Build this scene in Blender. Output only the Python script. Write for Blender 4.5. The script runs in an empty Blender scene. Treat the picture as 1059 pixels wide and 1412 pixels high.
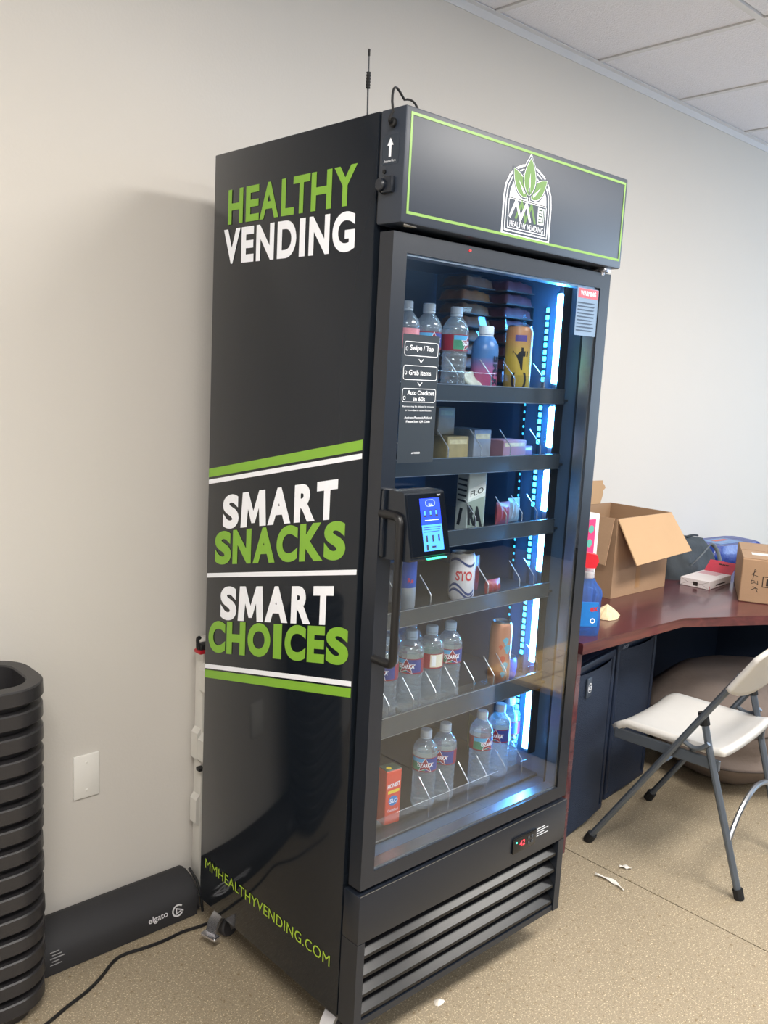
import bpy, bmesh, math, random
from mathutils import Vector, Matrix
from math import sin, cos, pi, radians as R
random.seed(7)
S = bpy.context.scene
C = S.collection

# ------------------------------------------------------------------ camera
cd = bpy.data.cameras.new('camera')
cam = bpy.data.objects.new('camera', cd); C.objects.link(cam)
_y, _p, _r = R(43.0311), R(-8.7761), R(2.9754)
F = Vector((sin(_y)*cos(_p), cos(_y)*cos(_p), sin(_p)))
R0 = Vector((cos(_y), -sin(_y), 0)); U0 = R0.cross(F)
RR = cos(_r)*R0 + sin(_r)*U0; UU = -sin(_r)*R0 + cos(_r)*U0
cam.matrix_world = Matrix(((RR.x, UU.x, -F.x, -1.0931), (RR.y, UU.y, -F.y, -1.2355), (RR.z, UU.z, -F.z, 1.419), (0, 0, 0, 1)))
cd.sensor_fit = 'HORIZONTAL'; cd.sensor_width = 36; cd.lens = 1217.71/1059*36
cd.clip_start = .02
S.camera = cam

# ------------------------------------------------------------------ world, lights, exposure
w = bpy.data.worlds.new('world'); S.world = w; w.use_nodes = True
w.node_tree.nodes['Background'].inputs[0].default_value = (.55, .72, 1, 1)
w.node_tree.nodes['Background'].inputs[1].default_value = .3
S.view_settings.view_transform = 'Standard'; S.view_settings.look = 'None'
S.view_settings.gamma = 1; S.view_settings.use_curve_mapping = False
S.view_settings.exposure = 0.17
S.cycles.max_bounces = 10; S.cycles.transparent_max_bounces = 32
S.cycles.glossy_bounces = 5; S.cycles.transmission_bounces = 10
S.cycles.sample_clamp_indirect = 6

def area(name, loc, size, rot, power, col):
    l = bpy.data.lights.new(name, 'AREA'); l.shape = 'RECTANGLE'; l.size, l.size_y = size
    l.energy = power; l.color = col
    o = bpy.data.objects.new(name, l); C.objects.link(o); o.location = loc; o.rotation_euler = rot
    return o
ZC = 2.53                                                        # ceiling height
WARM = (1, .96, .91); DAY = (.62, .8, 1)
TROFFERS = [(1.08, -1.24, 60), (2.723, -1.24, 22), (-1.11, -1.24, 60), (1.08, -3.43, 30), (3.27, -3.43, 30), (-1.11, -3.43, 30)]
for tx, ty, pw in TROFFERS:
    area('ceiling_light', (tx, ty, ZC-.012), (1.04, .5), (0, 0, 0), pw, WARM)
area('window_daylight', (4.86, -1.6, 1.45), (1.5, 2.2), (0, R(90), 0), 80, DAY)

# ------------------------------------------------------------------ materials
def lin(h):
    if isinstance(h, str):
        c = [int(h[i:i+2], 16)/255 for i in (0, 2, 4)]
        return tuple(x/12.92 if x <= .04045 else ((x+.055)/1.055)**2.4 for x in c)
    return h
_m = {}
def M(name, col='808080', rough=.5, metal=0, var=.06, scale=30, bump=0, bscale=None, spec=.5, emit=0, coat=0, alpha=1):
    if name in _m: return _m[name]
    m = bpy.data.materials.new(name); m.use_nodes = True; _m[name] = m
    nt = m.node_tree; b = nt.nodes['Principled BSDF']; L = nt.links.new
    c = lin(col)
    tc = nt.nodes.new('ShaderNodeTexCoord'); nz = nt.nodes.new('ShaderNodeTexNoise')
    nz.inputs['Scale'].default_value = scale; nz.inputs['Detail'].default_value = 4
    L(tc.outputs['Object'], nz.inputs['Vector'])
    mx = nt.nodes.new('ShaderNodeMix'); mx.data_type = 'RGBA'
    mx.inputs[6].default_value = tuple(max(0, x*(1-var)) for x in c)+(1,)
    mx.inputs[7].default_value = tuple(min(1, x*(1+var)) for x in c)+(1,)
    L(nz.outputs['Fac'], mx.inputs[0]); L(mx.outputs[2], b.inputs['Base Color'])
    b.inputs['Roughness'].default_value = rough; b.inputs['Metallic'].default_value = metal
    b.inputs['Specular IOR Level'].default_value = spec
    if coat: b.inputs['Coat Weight'].default_value = coat; b.inputs['Coat Roughness'].default_value = .08
    if emit:
        L(mx.outputs[2], b.inputs['Emission Color']); b.inputs['Emission Strength'].default_value = emit
    if bump:
        bn = nt.nodes.new('ShaderNodeTexNoise'); bn.inputs['Scale'].default_value = bscale or scale
        bn.inputs['Detail'].default_value = 5; L(tc.outputs['Object'], bn.inputs['Vector'])
        bp = nt.nodes.new('ShaderNodeBump'); bp.inputs['Strength'].default_value = bump; bp.inputs['Distance'].default_value = .01
        L(bn.outputs['Fac'], bp.inputs['Height']); L(bp.outputs['Normal'], b.inputs['Normal'])
    return m
def see_through(name, tint, frac, ior=1.3, rough=.04, body=None):
    """clear plastic: part straight-through, part refracting, with a little milky body"""
    m = bpy.data.materials.new(name); m.use_nodes = True; _m[name] = m
    nt = m.node_tree; L = nt.links.new; N = nt.nodes
    for n in list(N):
        if n.type == 'BSDF_PRINCIPLED': N.remove(n)
    out = N['Material Output']
    t = N.new('ShaderNodeBsdfTransparent'); t.inputs[0].default_value = tint+(1,)
    g = N.new('ShaderNodeBsdfGlass'); g.inputs['IOR'].default_value = ior; g.inputs['Roughness'].default_value = rough*.5
    g.inputs[0].default_value = (1, 1, 1, 1)
    tc = N.new('ShaderNodeTexCoord'); nz = N.new('ShaderNodeTexNoise'); nz.inputs['Scale'].default_value = 40
    L(tc.outputs['Object'], nz.inputs['Vector'])
    bp = N.new('ShaderNodeBump'); bp.inputs['Strength'].default_value = .3; bp.inputs['Distance'].default_value = .004
    L(nz.outputs['Fac'], bp.inputs['Height']); L(bp.outputs['Normal'], g.inputs['Normal'])
    mx = N.new('ShaderNodeMixShader'); mx.inputs[0].default_value = frac
    L(t.outputs[0], mx.inputs[1]); L(g.outputs[0], mx.inputs[2])
    last = mx
    if body:
        d = N.new('ShaderNodeBsdfDiffuse'); d.inputs[0].default_value = body[1]+(1,)
        m2 = N.new('ShaderNodeMixShader'); m2.inputs[0].default_value = body[0]
        L(mx.outputs[0], m2.inputs[1]); L(d.outputs[0], m2.inputs[2]); last = m2
    L(last.outputs[0], out.inputs[0])
    return m
def pane_glass(name, tint, ior=1.62, rough=0.0):
    m = bpy.data.materials.new(name); m.use_nodes = True; _m[name] = m
    nt = m.node_tree; L = nt.links.new; N = nt.nodes
    for n in list(N):
        if n.type == 'BSDF_PRINCIPLED': N.remove(n)
    out = N['Material Output']
    t = N.new('ShaderNodeBsdfTransparent'); t.inputs[0].default_value = tint+(1,)
    g = N.new('ShaderNodeBsdfGlossy'); g.inputs['Roughness'].default_value = rough
    tc = N.new('ShaderNodeTexCoord'); nz = N.new('ShaderNodeTexNoise'); nz.inputs['Scale'].default_value = 3
    L(tc.outputs['Object'], nz.inputs['Vector'])
    bp = N.new('ShaderNodeBump'); bp.inputs['Strength'].default_value = .02; bp.inputs['Distance'].default_value = .002
    L(nz.outputs['Fac'], bp.inputs['Height']); L(bp.outputs['Normal'], g.inputs['Normal'])
    f = N.new('ShaderNodeFresnel'); ge = N.new('ShaderNodeNewGeometry')       # both faces of the thin pane reflect alike
    mr = N.new('ShaderNodeMapRange'); mr.inputs[3].default_value = ior; mr.inputs[4].default_value = 1/ior
    L(ge.outputs['Backfacing'], mr.inputs[0]); L(mr.outputs[0], f.inputs['IOR'])
    mx = N.new('ShaderNodeMixShader'); L(f.outputs[0], mx.inputs[0])
    L(t.outputs[0], mx.inputs[1]); L(g.outputs[0], mx.inputs[2]); L(mx.outputs[0], out.inputs[0])
    return m

def floor_mat():
    m = M('floor_concrete', '978a75', .42, var=.12, scale=2.5, bump=.05, bscale=300)
    nt = m.node_tree; L = nt.links.new; b = nt.nodes['Principled BSDF']
    src = b.inputs['Base Color'].links[0].from_socket
    tc = nt.nodes['Texture Coordinate']
    def speck(scale, lo, hi, col, prev, dist=False):
        n = nt.nodes.new('ShaderNodeTexNoise'); n.inputs['Scale'].default_value = scale; n.inputs['Detail'].default_value = 2
        L(tc.outputs['Object'], n.inputs['Vector'])
        r = nt.nodes.new('ShaderNodeMapRange'); r.inputs[1].default_value = lo; r.inputs[2].default_value = hi
        L(n.outputs['Fac'], r.inputs[0])
        x = nt.nodes.new('ShaderNodeMix'); x.data_type = 'RGBA'; x.inputs[7].default_value = lin(col)+(1,)
        L(r.outputs[0], x.inputs[0]); L(prev, x.inputs[6]); return x.outputs[2]
    s = speck(260, .56, .72, 'e2d2b2', src)
    s = speck(330, .60, .74, '4f4636', s)
    s = speck(90, .60, .75, '7d6c50', s)
    L(s, b.inputs['Base Color']); return m
def wood_mat(name, c1, c2, rough=.25):
    m = M(name, c1, rough, var=.05, coat=.3)
    nt = m.node_tree; L = nt.links.new; b = nt.nodes['Principled BSDF']; tc = nt.nodes['Texture Coordinate']
    mp = nt.nodes.new('ShaderNodeMapping'); mp.inputs['Scale'].default_value = (2, 26, 26); L(tc.outputs['Object'], mp.inputs['Vector'])
    n = nt.nodes.new('ShaderNodeTexNoise'); n.inputs['Scale'].default_value = 1.6; n.inputs['Detail'].default_value = 8; n.inputs['Distortion'].default_value = .6
    L(mp.outputs[0], n.inputs['Vector'])
    r = nt.nodes.new('ShaderNodeMapRange'); r.inputs[1].default_value = .35; r.inputs[2].default_value = .7; L(n.outputs['Fac'], r.inputs[0])
    x = nt.nodes.new('ShaderNodeMix'); x.data_type = 'RGBA'; x.inputs[6].default_value = lin(c1)+(1,); x.inputs[7].default_value = lin(c2)+(1,)
    L(r.outputs[0], x.inputs[0]); L(x.outputs[2], b.inputs['Base Color']); return m
def rib_mat(name, col, freq=1200, axis='z', rough=.5):
    m = M(name, col, rough, var=.1, scale=60)
    nt = m.node_tree; L = nt.links.new; b = nt.nodes['Principled BSDF']; tc = nt.nodes['Texture Coordinate']
    wv = nt.nodes.new('ShaderNodeTexVoronoi'); wv.inputs['Scale'].default_value = freq
    L(tc.outputs['Object'], wv.inputs['Vector'])
    bp = nt.nodes.new('ShaderNodeBump'); bp.inputs['Strength'].default_value = .8; bp.inputs['Distance'].default_value = .002
    L(wv.outputs['Distance'], bp.inputs['Height']); L(bp.outputs['Normal'], b.inputs['Normal']); return m

BLACK = M('black_gloss_vinyl', '171c23', .08, var=.04, scale=4, spec=.36)
HEADV = M('header_vinyl', '2a323f', .48, var=.05, scale=3, spec=.6)
BLKMET = M('black_powder_metal', '1b2029', .32, var=.08, scale=60, bump=.03, bscale=500)
LOUV = M('black_satin_metal', '101114', .2, var=.1, scale=8, spec=.35)
DKGAP = M('black_rubber', '0c0d10', .7)
LINER = M('dark_liner', '44586e', .34, var=.06, scale=6)
WHITE = M('white_vinyl', 'f3f6ff', .4, var=.02)
GREEN = M('green_vinyl', '7fb135', .4, var=.03)
PALEGREEN = M('pale_green_vinyl', '78a046', .4, var=.04)
URLGREEN = M('lime_vinyl', 'a3c238', .4, var=.04)
LEAFG = M('leaf_green_vinyl', '5a8236', .4, var=.05)
CHROME = M('chrome', 'dcdce2', .2, .92, var=.05)
ALU = M('aluminium', 'b6bac0', .32, 1, var=.1, scale=120, bump=.05, bscale=600)
STEEL = M('wire_steel', 'e6e6e6', .25, .8, var=.03)
WALL = M('wall_paint', 'd0ccc6', .85, var=.012, scale=2, bump=.04, bscale=160)
TILE = M('ceiling_tile_board', 'e8e8ee', .95, var=.03, scale=60, bump=.5, bscale=220)
GRIDM = M('ceiling_grid_metal', 'd8d8da', .5, var=.02)
GLASS = pane_glass('door_glass', (.93, .96, .98))
ACRYL = pane_glass('clear_acrylic', (.95, .96, .97))
PET = pane_glass('clear_pet', (.95, .98, 1.0), 1.75, .06)
_n = PET.node_tree.nodes; _d = _n.new('ShaderNodeBsdfTranslucent'); _d.inputs[0].default_value = (.85, .94, 1, 1)
_d2 = _n.new('ShaderNodeBsdfDiffuse'); _d2.inputs[0].default_value = (.85, .94, 1, 1); _a = _n.new('ShaderNodeAddShader')
_x = _n.new('ShaderNodeMixShader'); _x.inputs[0].default_value = .10
_l = PET.node_tree.links.new; _o = _n['Material Output']; _src = _o.inputs[0].links[0].from_socket
_l(_d.outputs[0], _a.inputs[0]); _l(_d2.outputs[0], _a.inputs[1]); _l(_src, _x.inputs[1]); _l(_a.outputs[0], _x.inputs[2]); _l(_x.outputs[0], _o.inputs[0])
WATER = see_through('bottled_water', (.94, .98, 1.0), .6, 1.33, .0)
CAPW = M('cap_white', 'dfe8f2', .4, var=.02)
CAPB = M('cap_pale_blue', 'b9d3ec', .4, var=.02)
CARD = M('corrugated_cardboard', 'a28468', .85, var=.07, scale=14, bump=.06, bscale=90)
CARDIN = M('corrugated_cardboard_inside', '85705c', .9, var=.06, scale=14)

# ------------------------------------------------------------------ mesh helpers
class MB:
    def __init__(s): s.bm = bmesh.new(); s.mi = 0
    def _mark(s, n0):
        s.bm.faces.ensure_lookup_table()
        for f in s.bm.faces[n0:]: f.material_index = s.mi
    def box(s, a, b, bev=0, seg=2, mat=None):
        n0 = len(s.bm.faces)
        c = [(a[i]+b[i])/2 for i in range(3)]; d = [abs(b[i]-a[i]) for i in range(3)]
        mt = Matrix.Translation(c) @ Matrix.Diagonal((*d, 1))
        if mat: mt = mat @ mt
        v = bmesh.ops.create_cube(s.bm, size=1, matrix=mt)['verts']
        if bev:
            e = list({e for x in v for e in x.link_edges})
            bmesh.ops.bevel(s.bm, geom=e, offset=bev, segments=seg, profile=.5, affect='EDGES')
        s._mark(n0); return s
    def prism(s, pts, off, cap=True):
        """closed polygon of 3D points extruded by vector off"""
        n0 = len(s.bm.faces); off = Vector(off); pts = [Vector(p) for p in pts]; n = len(pts)
        a = [s.bm.verts.new(p) for p in pts]; b = [s.bm.verts.new(p+off) for p in pts]
        if cap: s.bm.faces.new(a[::-1]); s.bm.faces.new(b)
        for i in range(n): s.bm.faces.new((a[i], a[(i+1) % n], b[(i+1) % n], b[i]))
        s._mark(n0); return s
    def lathe(s, prof, n=24, o=(0, 0, 0), axis='z', a0=0, a1=2*pi):
        n0 = len(s.bm.faces); full = abs(a1-a0-2*pi) < 1e-6; rings = []
        m = n if full else n+1
        for r, z in prof:
            ring = []
            for i in range(m):
                a = a0+(a1-a0)*i/n
                p = (r*cos(a), r*sin(a), z)
                if axis == 'x': p = (p[2], p[0], p[1])
                if axis == 'y': p = (p[0], p[2], p[1])
                ring.append(s.bm.verts.new((p[0]+o[0], p[1]+o[1], p[2]+o[2])))
            rings.append(ring)
        for k in range(len(rings)-1):
            for i in range(n):
                j = (i+1) % m
                try: s.bm.faces.new((rings[k][i], rings[k][j], rings[k+1][j], rings[k+1][i]))
                except ValueError: pass
        s._mark(n0); return s
    def cyl(s, r, z0, z1, o=(0, 0, 0), n=20, axis='z', bev=0):
        e = 1e-4
        if bev: pr = [(e, z0), (r-bev, z0), (r, z0+bev), (r, z1-bev), (r-bev, z1), (e, z1)]
        else: pr = [(e, z0), (r, z0), (r, z1), (e, z1)]
        return s.lathe(pr, n, o, axis)
    def tube(s, pts, r, n=8, closed=False, flat=1.0):
        n0 = len(s.bm.faces); P = [Vector(p) for p in pts]; N = len(P)
        rr = r if isinstance(r, (list, tuple)) else [r]*N
        up = None; rings = []
        for i in range(N):
            t = (P[(i+1) % N]-P[i-1]) if closed else (P[min(i+1, N-1)]-P[max(i-1, 0)])
            t.normalize()
            if up is None:
                up = Vector((0, 0, 1)) if abs(t.z) < .9 else Vector((0, 1, 0))
            u = (up-t*up.dot(t)).normalized(); v = t.cross(u); up = u
            rings.append([s.bm.verts.new(P[i]+u*(rr[i]*cos(2*pi*k/n)*flat)+v*(rr[i]*sin(2*pi*k/n))) for k in range(n)])
        m = N if closed else N-1
        for i in range(m):
            a, b = rings[i], rings[(i+1) % N]
            for k in range(n): s.bm.faces.new((a[k], a[(k+1) % n], b[(k+1) % n], b[k]))
        if not closed:
            s.bm.faces.new(rings[0][::-1]); s.bm.faces.new(rings[-1])
        s._mark(n0); return s
    def grid(s, fn, nu, nv, closed_u=False):
        n0 = len(s.bm.faces)
        g = [[s.bm.verts.new(fn(i/nu, j/nv)) for j in range(nv+1)] for i in range(nu if closed_u else nu+1)]
        for i in range(nu):
            for j in range(nv):
                k = (i+1) % len(g)
                s.bm.faces.new((g[i][j], g[k][j], g[k][j+1], g[i][j+1]))
        s._mark(n0); return s
    def mesh(s, name, sharp=35, fix=True):
        bm = s.bm
        if fix: bmesh.ops.recalc_face_normals(bm, faces=bm.faces[:])
        for f in bm.faces: f.smooth = True
        for e in bm.edges:
            if len(e.link_faces) == 2 and e.calc_face_angle(0) > R(sharp): e.smooth = False
        me = bpy.data.meshes.new(name); bm.to_mesh(me); bm.free(); return me
def ob(name, mb, mat, parent=None, loc=None, rot=None, sharp=35, solid=0, fix=True):
    me = mb if isinstance(mb, bpy.types.Mesh) else mb.mesh(name, sharp, fix)
    if not me.materials:
        for m in (mat if isinstance(mat, (list, tuple)) else [mat]): me.materials.append(m)
    o = bpy.data.objects.new(name, me); C.objects.link(o); o.parent = parent
    if loc is not None: o.location = loc
    if rot is not None: o.rotation_euler = rot
    if solid:
        md = o.modifiers.new('solid', 'SOLIDIFY'); md.thickness = solid; md.offset = 0
    return o
def thing(name, label, cat, loc=(0, 0, 0), rz=0, group=None):
    o = bpy.data.objects.new(name, None); C.objects.link(o); o.location = loc; o.rotation_euler = (0, 0, rz)
    o.empty_display_size = .05
    return tag(o, label, cat, group)
def tag(o, label, cat, group=None):
    o['label'] = label; o['category'] = cat
    if group: o['group'] = group
    return o
def struct(o): o['kind'] = 'structure'; return o
def kids(o): return [c for c in C.objects if c.parent == o]
def dup(o, parent=None):
    c = o.copy(); C.objects.link(c); c.parent = parent
    for k in kids(o): dup(k, c)
    return c

# flat print -------------------------------------------------------
def text_pts(body, bold=0., space=1.0, res=3):
    cu = bpy.data.curves.new('t', 'FONT'); cu.body = body; cu.offset = bold; cu.resolution_u = res
    cu.space_character = space; cu.size = 1
    o = bpy.data.objects.new('t', cu); C.objects.link(o)
    dg = bpy.context.evaluated_depsgraph_get()
    me = bpy.data.meshes.new_from_object(o.evaluated_get(dg))
    bpy.data.objects.remove(o); bpy.data.curves.remove(cu)
    vs = [v.co.copy() for v in me.vertices]; fs = [tuple(p.vertices) for p in me.polygons]
    bpy.data.meshes.remove(me)
    x0 = min(v.x for v in vs); x1 = max(v.x for v in vs); y0 = min(v.y for v in vs); y1 = max(v.y for v in vs)
    return [((v.x-x0)/(x1-x0), (v.y-y0)/(y1-y0)) for v in vs], fs, (x1-x0)/(y1-y0)
def lettering(parent, mat, body, O, u, v, w=None, h=None, bold=0., space=1., align='l', mapf=None, name='lettering', res=3):
    vs, fs, asp = text_pts(body, bold, space, res)
    if w is None: w = h*asp
    if h is None: h = w/asp
    O = Vector(O); u = Vector(u); v = Vector(v)
    if align == 'c': O = O-u*(w/2)
    me = bpy.data.meshes.new(name)
    f = mapf or (lambda a, b: O+u*a+v*b)
    me.from_pydata([f(x*w, y*h) for x, y in vs], [], fs); me.update()
    return ob(name, me, mat, parent)
def plate(parent, name, mat, pts, O, u, v, lift=0., th=.0001):
    """flat polygon given in (u,v) coordinates, a thin decal of thickness th"""
    O = Vector(O); u = Vector(u); v = Vector(v); n = u.cross(v).normalized()
    mb = MB(); P = [O+u*a+v*b+n*(lift*.3) for a, b in pts]
    mb.prism(P, n*min(th, .0001)); return ob(name, mb, mat, parent)
def stroke(pts, wd):
    """polyline -> outline polygon (mitred)"""
    L_, R_ = [], []
    n = len(pts)
    for i in range(n):
        p = Vector(pts[i]).to_2d() if len(pts[i]) > 2 else Vector(pts[i])
        d1 = (Vector(pts[i])-Vector(pts[i-1])).normalized() if i else None
        d2 = (Vector(pts[i+1])-Vector(pts[i])).normalized() if i < n-1 else None
        d1 = d1 or d2; d2 = d2 or d1
        n1 = Vector((-d1.y, d1.x)); n2 = Vector((-d2.y, d2.x)); m = (n1+n2)
        m = m.normalized() if m.length > 1e-6 else n1
        k = wd/2/max(.45, m.dot(n1))
        L_.append(tuple(p+m*k)); R_.append(tuple(p-m*k))
    return L_+R_[::-1]
def strokes(parent, name, mat, lines, wd, O, u, v, lift=0., th=.0001):
    O = Vector(O); u = Vector(u); v = Vector(v); n = u.cross(v).normalized(); mb = MB()
    for i, ln in enumerate(lines):
        if len(ln) > 2 and ln[0] == ln[-1]: ln = ln[:-1]+[tuple(Vector(ln[-1]).lerp(Vector(ln[-2]), .02))]
        mb.prism([O+u*x+v*y+n*(lift*.3+.00002*i) for x, y in stroke(ln, wd)], n*th)
    return ob(name, mb, mat, parent)
def rrect(x0, y0, x1, y1, r, n=4):
    P = []
    for cx, cy, a in ((x1-r, y1-r, 0), (x0+r, y1-r, 90), (x0+r, y0+r, 180), (x1-r, y0+r, 270)):
        for k in range(n+1):
            t = R(a+90*k/n); P.append((cx+r*cos(t), cy+r*sin(t)))
    return P
SX, SY, SZ = Vector((1, 0, 0)), Vector((0, 1, 0)), Vector((0, 0, 1))
FU, FV = SX, SZ                                                   # front faces (looking +y)
LU, LV = -SY, SZ                                                  # left side faces (looking +x)

# ================================================================== ROOM
XL, XR, YB, YF = -2.21, 4.9, .72, -3.72
fl = struct(ob('floor', MB().box((XL, YF, -.06), (XR, YB, -.006)), M('floor_joint', '4a4236', .8)))
FM = floor_mat()
for x0, x1 in ((XL, 1.098), (1.102, XR)):
    ob('slab', MB().box((x0, YF, -.006), (x1, YB, 0)), FM, fl)
struct(ob('wall_back', MB().box((XL-.1, YB, 0), (XR+.1, YB+.1, ZC+.1)), WALL))
struct(ob('wall_left', MB().box((XL-.1, YF-.1, 0), (XL, YB, ZC+.1)), WALL))
struct(ob('wall_front', MB().box((XL-.1, YF-.1, 0), (XR+.1, YF, ZC+.1)), WALL))
wr = MB()
for a, b in (((XR, YF, 0), (XR+.1, YB, .7)), ((XR, YF, 2.2), (XR+.1, YB, ZC+.1)), ((XR, YF, .7), (XR+.1, -2.7, 2.2)), ((XR, -.5, .7), (XR+.1, YB, 2.2))): wr.box(a, b)
struct(ob('wall_right', wr, WALL))
REFLDARK = M('reflection_dark_panelling', '27384c', .6, var=.06, scale=3)  # unseen cladding, added dark and tall to cut reflections in the door glass
struct(ob('trim_2', MB().box((XL, YF, 0), (XR, YF+.02, 2.44)), REFLDARK))
struct(ob('trim_3', MB().box((XR-.02, YF+.02, 0), (XR, YB, .7)).box((XR-.02, YF+.02, .7), (XR, -2.7, 2.44)).box((XR-.02, -.5, .7), (XR, YB, 2.44)), REFLDARK))
wf = MB()
for a, b in (((XR+.02, -2.7, .7), (XR+.07, -2.65, 2.2)), ((XR+.02, -.55, .7), (XR+.07, -.5, 2.2)), ((XR+.02, -2.7, .7), (XR+.07, -.5, .75)), ((XR+.02, -2.7, 2.15), (XR+.07, -.5, 2.2)), ((XR+.02, -1.63, .7), (XR+.07, -1.57, 2.2))): wf.box(a, b)
wn = struct(ob('window_1', wf, M('window_frame_paint', '3a3d42', .5)))
ob('window_glass', MB().box((XR+.04, -2.65, .75), (XR+.046, -.55, 2.15)), GLASS, wn)
# ceiling: suspended grid with a board in every cell
ce = struct(ob('ceiling', MB().box((XL, YF, ZC+.03), (XR, YB, ZC+.08)), TILE))
xb = [XL]+[1.079+.548*k for k in range(-5, 7)]+[XR]
yb = [YF]+[.13-.548*k for k in range(6, -1, -1)]+[YB]
trof = set()
for tx, ty, _ in TROFFERS: trof.add((round(tx, 2), round(ty, 2)))
bar = MB()
for x in xb[1:-1]: ob('grid_bar', MB().box((x-.011, YF, ZC), (x+.011, YB, ZC+.03)), GRIDM, ce)
for y in yb[1:-1]: ob('grid_bar', MB().box((XL, y-.011, ZC-.0006), (XR, y+.011, ZC+.03)), GRIDM, ce)
for i in range(len(xb)-1):
    for j in range(len(yb)-1):
        x0, x1, y0, y1 = xb[i]+.0135, xb[i+1]-.0135, yb[j]+.0135, yb[j+1]-.0135
        if any(abs((x0+x1)/2-tx) < .35 and abs((y0+y1)/2-ty) < .2 for tx, ty, _ in TROFFERS): continue
        ob('ceiling_tile', MB().box((x0, y0, ZC+.004), (x1, y1, ZC+.03), .003, 1), TILE, ce)
struct(ob('trim_1', MB().box((XL, YB-.022, ZC-.001), (XR, YB, ZC+.002)).box((XL, YB-.003, ZC-.026), (XR, YB, ZC)), GRIDM))
for tx, ty, _ in TROFFERS:
    ob('light_panel', MB().box((tx-.53, ty-.26, ZC+.004), (tx+.53, ty+.26, ZC+.03), .004, 1), M('light_diffuser', 'fff4e0', .4, var=.01, emit=1.5), ce)
# blank outlet plate on the back wall
op = tag(ob('blank_wall_plate', MB().box((-.25, .7135, .363), (-.184, YB, .474), .003, 2), M('plate_plastic', 'e9e7e2', .4, var=.01)), 'white blank switch plate screwed to the wall left of the vending machine', 'wall plate')
for z in (.454, .383): ob('screw', MB().cyl(.0032, .7115, .714, (-.217, 0, z), 12, 'y', .0006), M('plate_plastic'), op)

# ================================================================== VENDING MACHINE
W, D, H, ZB = .69, .541, 1.88, .098
vm = thing('vending_machine', 'tall black glass-door vending machine with green and white lettering, standing against the wall', 'vending machine')
side = ob('side_panel', MB().box((0, 0, ZB), (.035, D, H), .003), BLACK, vm)
ob('side_panel', MB().box((.674, 0, ZB), (W, D, H), .003), BLACK, vm)
cab = ob('cabinet', MB().box((.035, .495, ZB), (.674, D, H)).box((.035, .0, 1.70), (.674, .495, H)).box((.035, .0, 1.652), (.674, .022, 1.70)).box((.035, .0, ZB), (.674, .495, .425)), BLACK, vm)
ob('inner_liner', MB().box((.0351, .0, .425), (.0375, .495, 1.70)).box((.6715, .0, .425), (.6739, .495, 1.70)).box((.0375, .492, .425), (.6715, .4949, 1.70)).box((.0375, .0225, 1.697), (.6715, .492, 1.6999)).box((.0375, 0, .4251), (.6715, .492, .43)), LINER, vm)
# --- lettering and stripes on the left side
X0 = (-.0006, 0, 0)
def sy(y, z): return (-.0008, y, z)
SL = Vector((0, -1, .2147))                                       # slanted lines rise towards the front
def slant(z_front, y):  return z_front-.2147*y
def band(name, mat, zf0, zf1):
    P = [(-.0001, y, slant(z, y)) for y, z in ((.5375, zf0), (.0035, zf0), (.0035, zf1), (.5375, zf1))]
    ob(name, MB().prism(P, (-.0006, 0, 0)), mat, side)
band('green_stripe', GREEN, 1.2795, 1.2993); band('white_stripe', WHITE, 1.2635, 1.2738)
band('white_stripe', WHITE, 1.0405, 1.0507)
band('white_stripe', WHITE, .8172, .8277); band('green_stripe', GREEN, .794, .8132)
MPOLY = [(0, 0), (.06, 1), (.29, 1), (.5, .44), (.71, 1), (.94, 1), (1, 0), (.755, 0), (.715, .52), (.565, .10), (.435, .10), (.285, .52), (.245, 0)]
def word(mat, items, zf0, zf1, bold, slope=.2147):
    """one letter after another between measured edges y0 > y1; zf = heights of base and top at the front edge"""
    sl = Vector((0, -1, slope)); zb = zf0
    for ch, y0, y1 in items:
        O = (-.0008, y0, zf0-slope*y0); h = zf1-zf0
        if ch == 'M':
            plate(side, 'lettering', mat, [(a*(y0-y1), b*h) for a, b in MPOLY], O, sl, LV, 0, .0001)
        else:
            o = lettering(side, mat, ch, O, sl, LV, y0-y1, h, bold if ch not in 'I' else .0, res=8)
word(GREEN, [('H', .4821, .4245), ('E', .4133, .3646), ('A', .3623, .2949), ('L', .2859, .2429), ('T', .2467, .1925), ('H', .1884, .1254), ('Y', .1195, .0531)], 1.7262, 1.7987, .03, 0)
word(WHITE, [('V', .4965, .4315), ('E', .4265, .3799), ('N', .3708, .307), ('D', .2955, .2316), ('I', .2213, .2026), ('N', .1905, .1268), ('G', .1179, .0523)], 1.643, 1.7165, .04, 0)
word(WHITE, [('S', .4741, .4098), ('M', .4011, .3045), ('A', .2994, .2176), ('R', .2061, .1371), ('T', .1333, .069)], 1.153, 1.2315, .052)
word(GREEN, [('S', .504, .4369), ('N', .4304, .3575), ('A', .3499, .2683), ('C', .2633, .1904), ('K', .1837, .1069), ('S', .1049, .0389)], 1.0705, 1.149, .052)
word(WHITE, [('S', .4754, .4089), ('M', .4024, .3039), ('A', .2986, .2158), ('R', .2047, .1383), ('T', .1318, .0679)], .9385, 1.0185, .052)
word(GREEN, [('C', .524, .4521), ('H', .4462, .3703), ('O', .3608, .2748), ('I', .2638, .2335), ('C', .2228, .1508), ('E', .1455, .0891), ('S', .0847, .0156)], .858, .9355, .052)
lettering(side, URLGREEN, 'MMHEALTHYVENDING.COM', sy(.516, .1925), Vector((0, -1, .013)), LV, .487, .0255, .0, 1.05)
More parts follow.
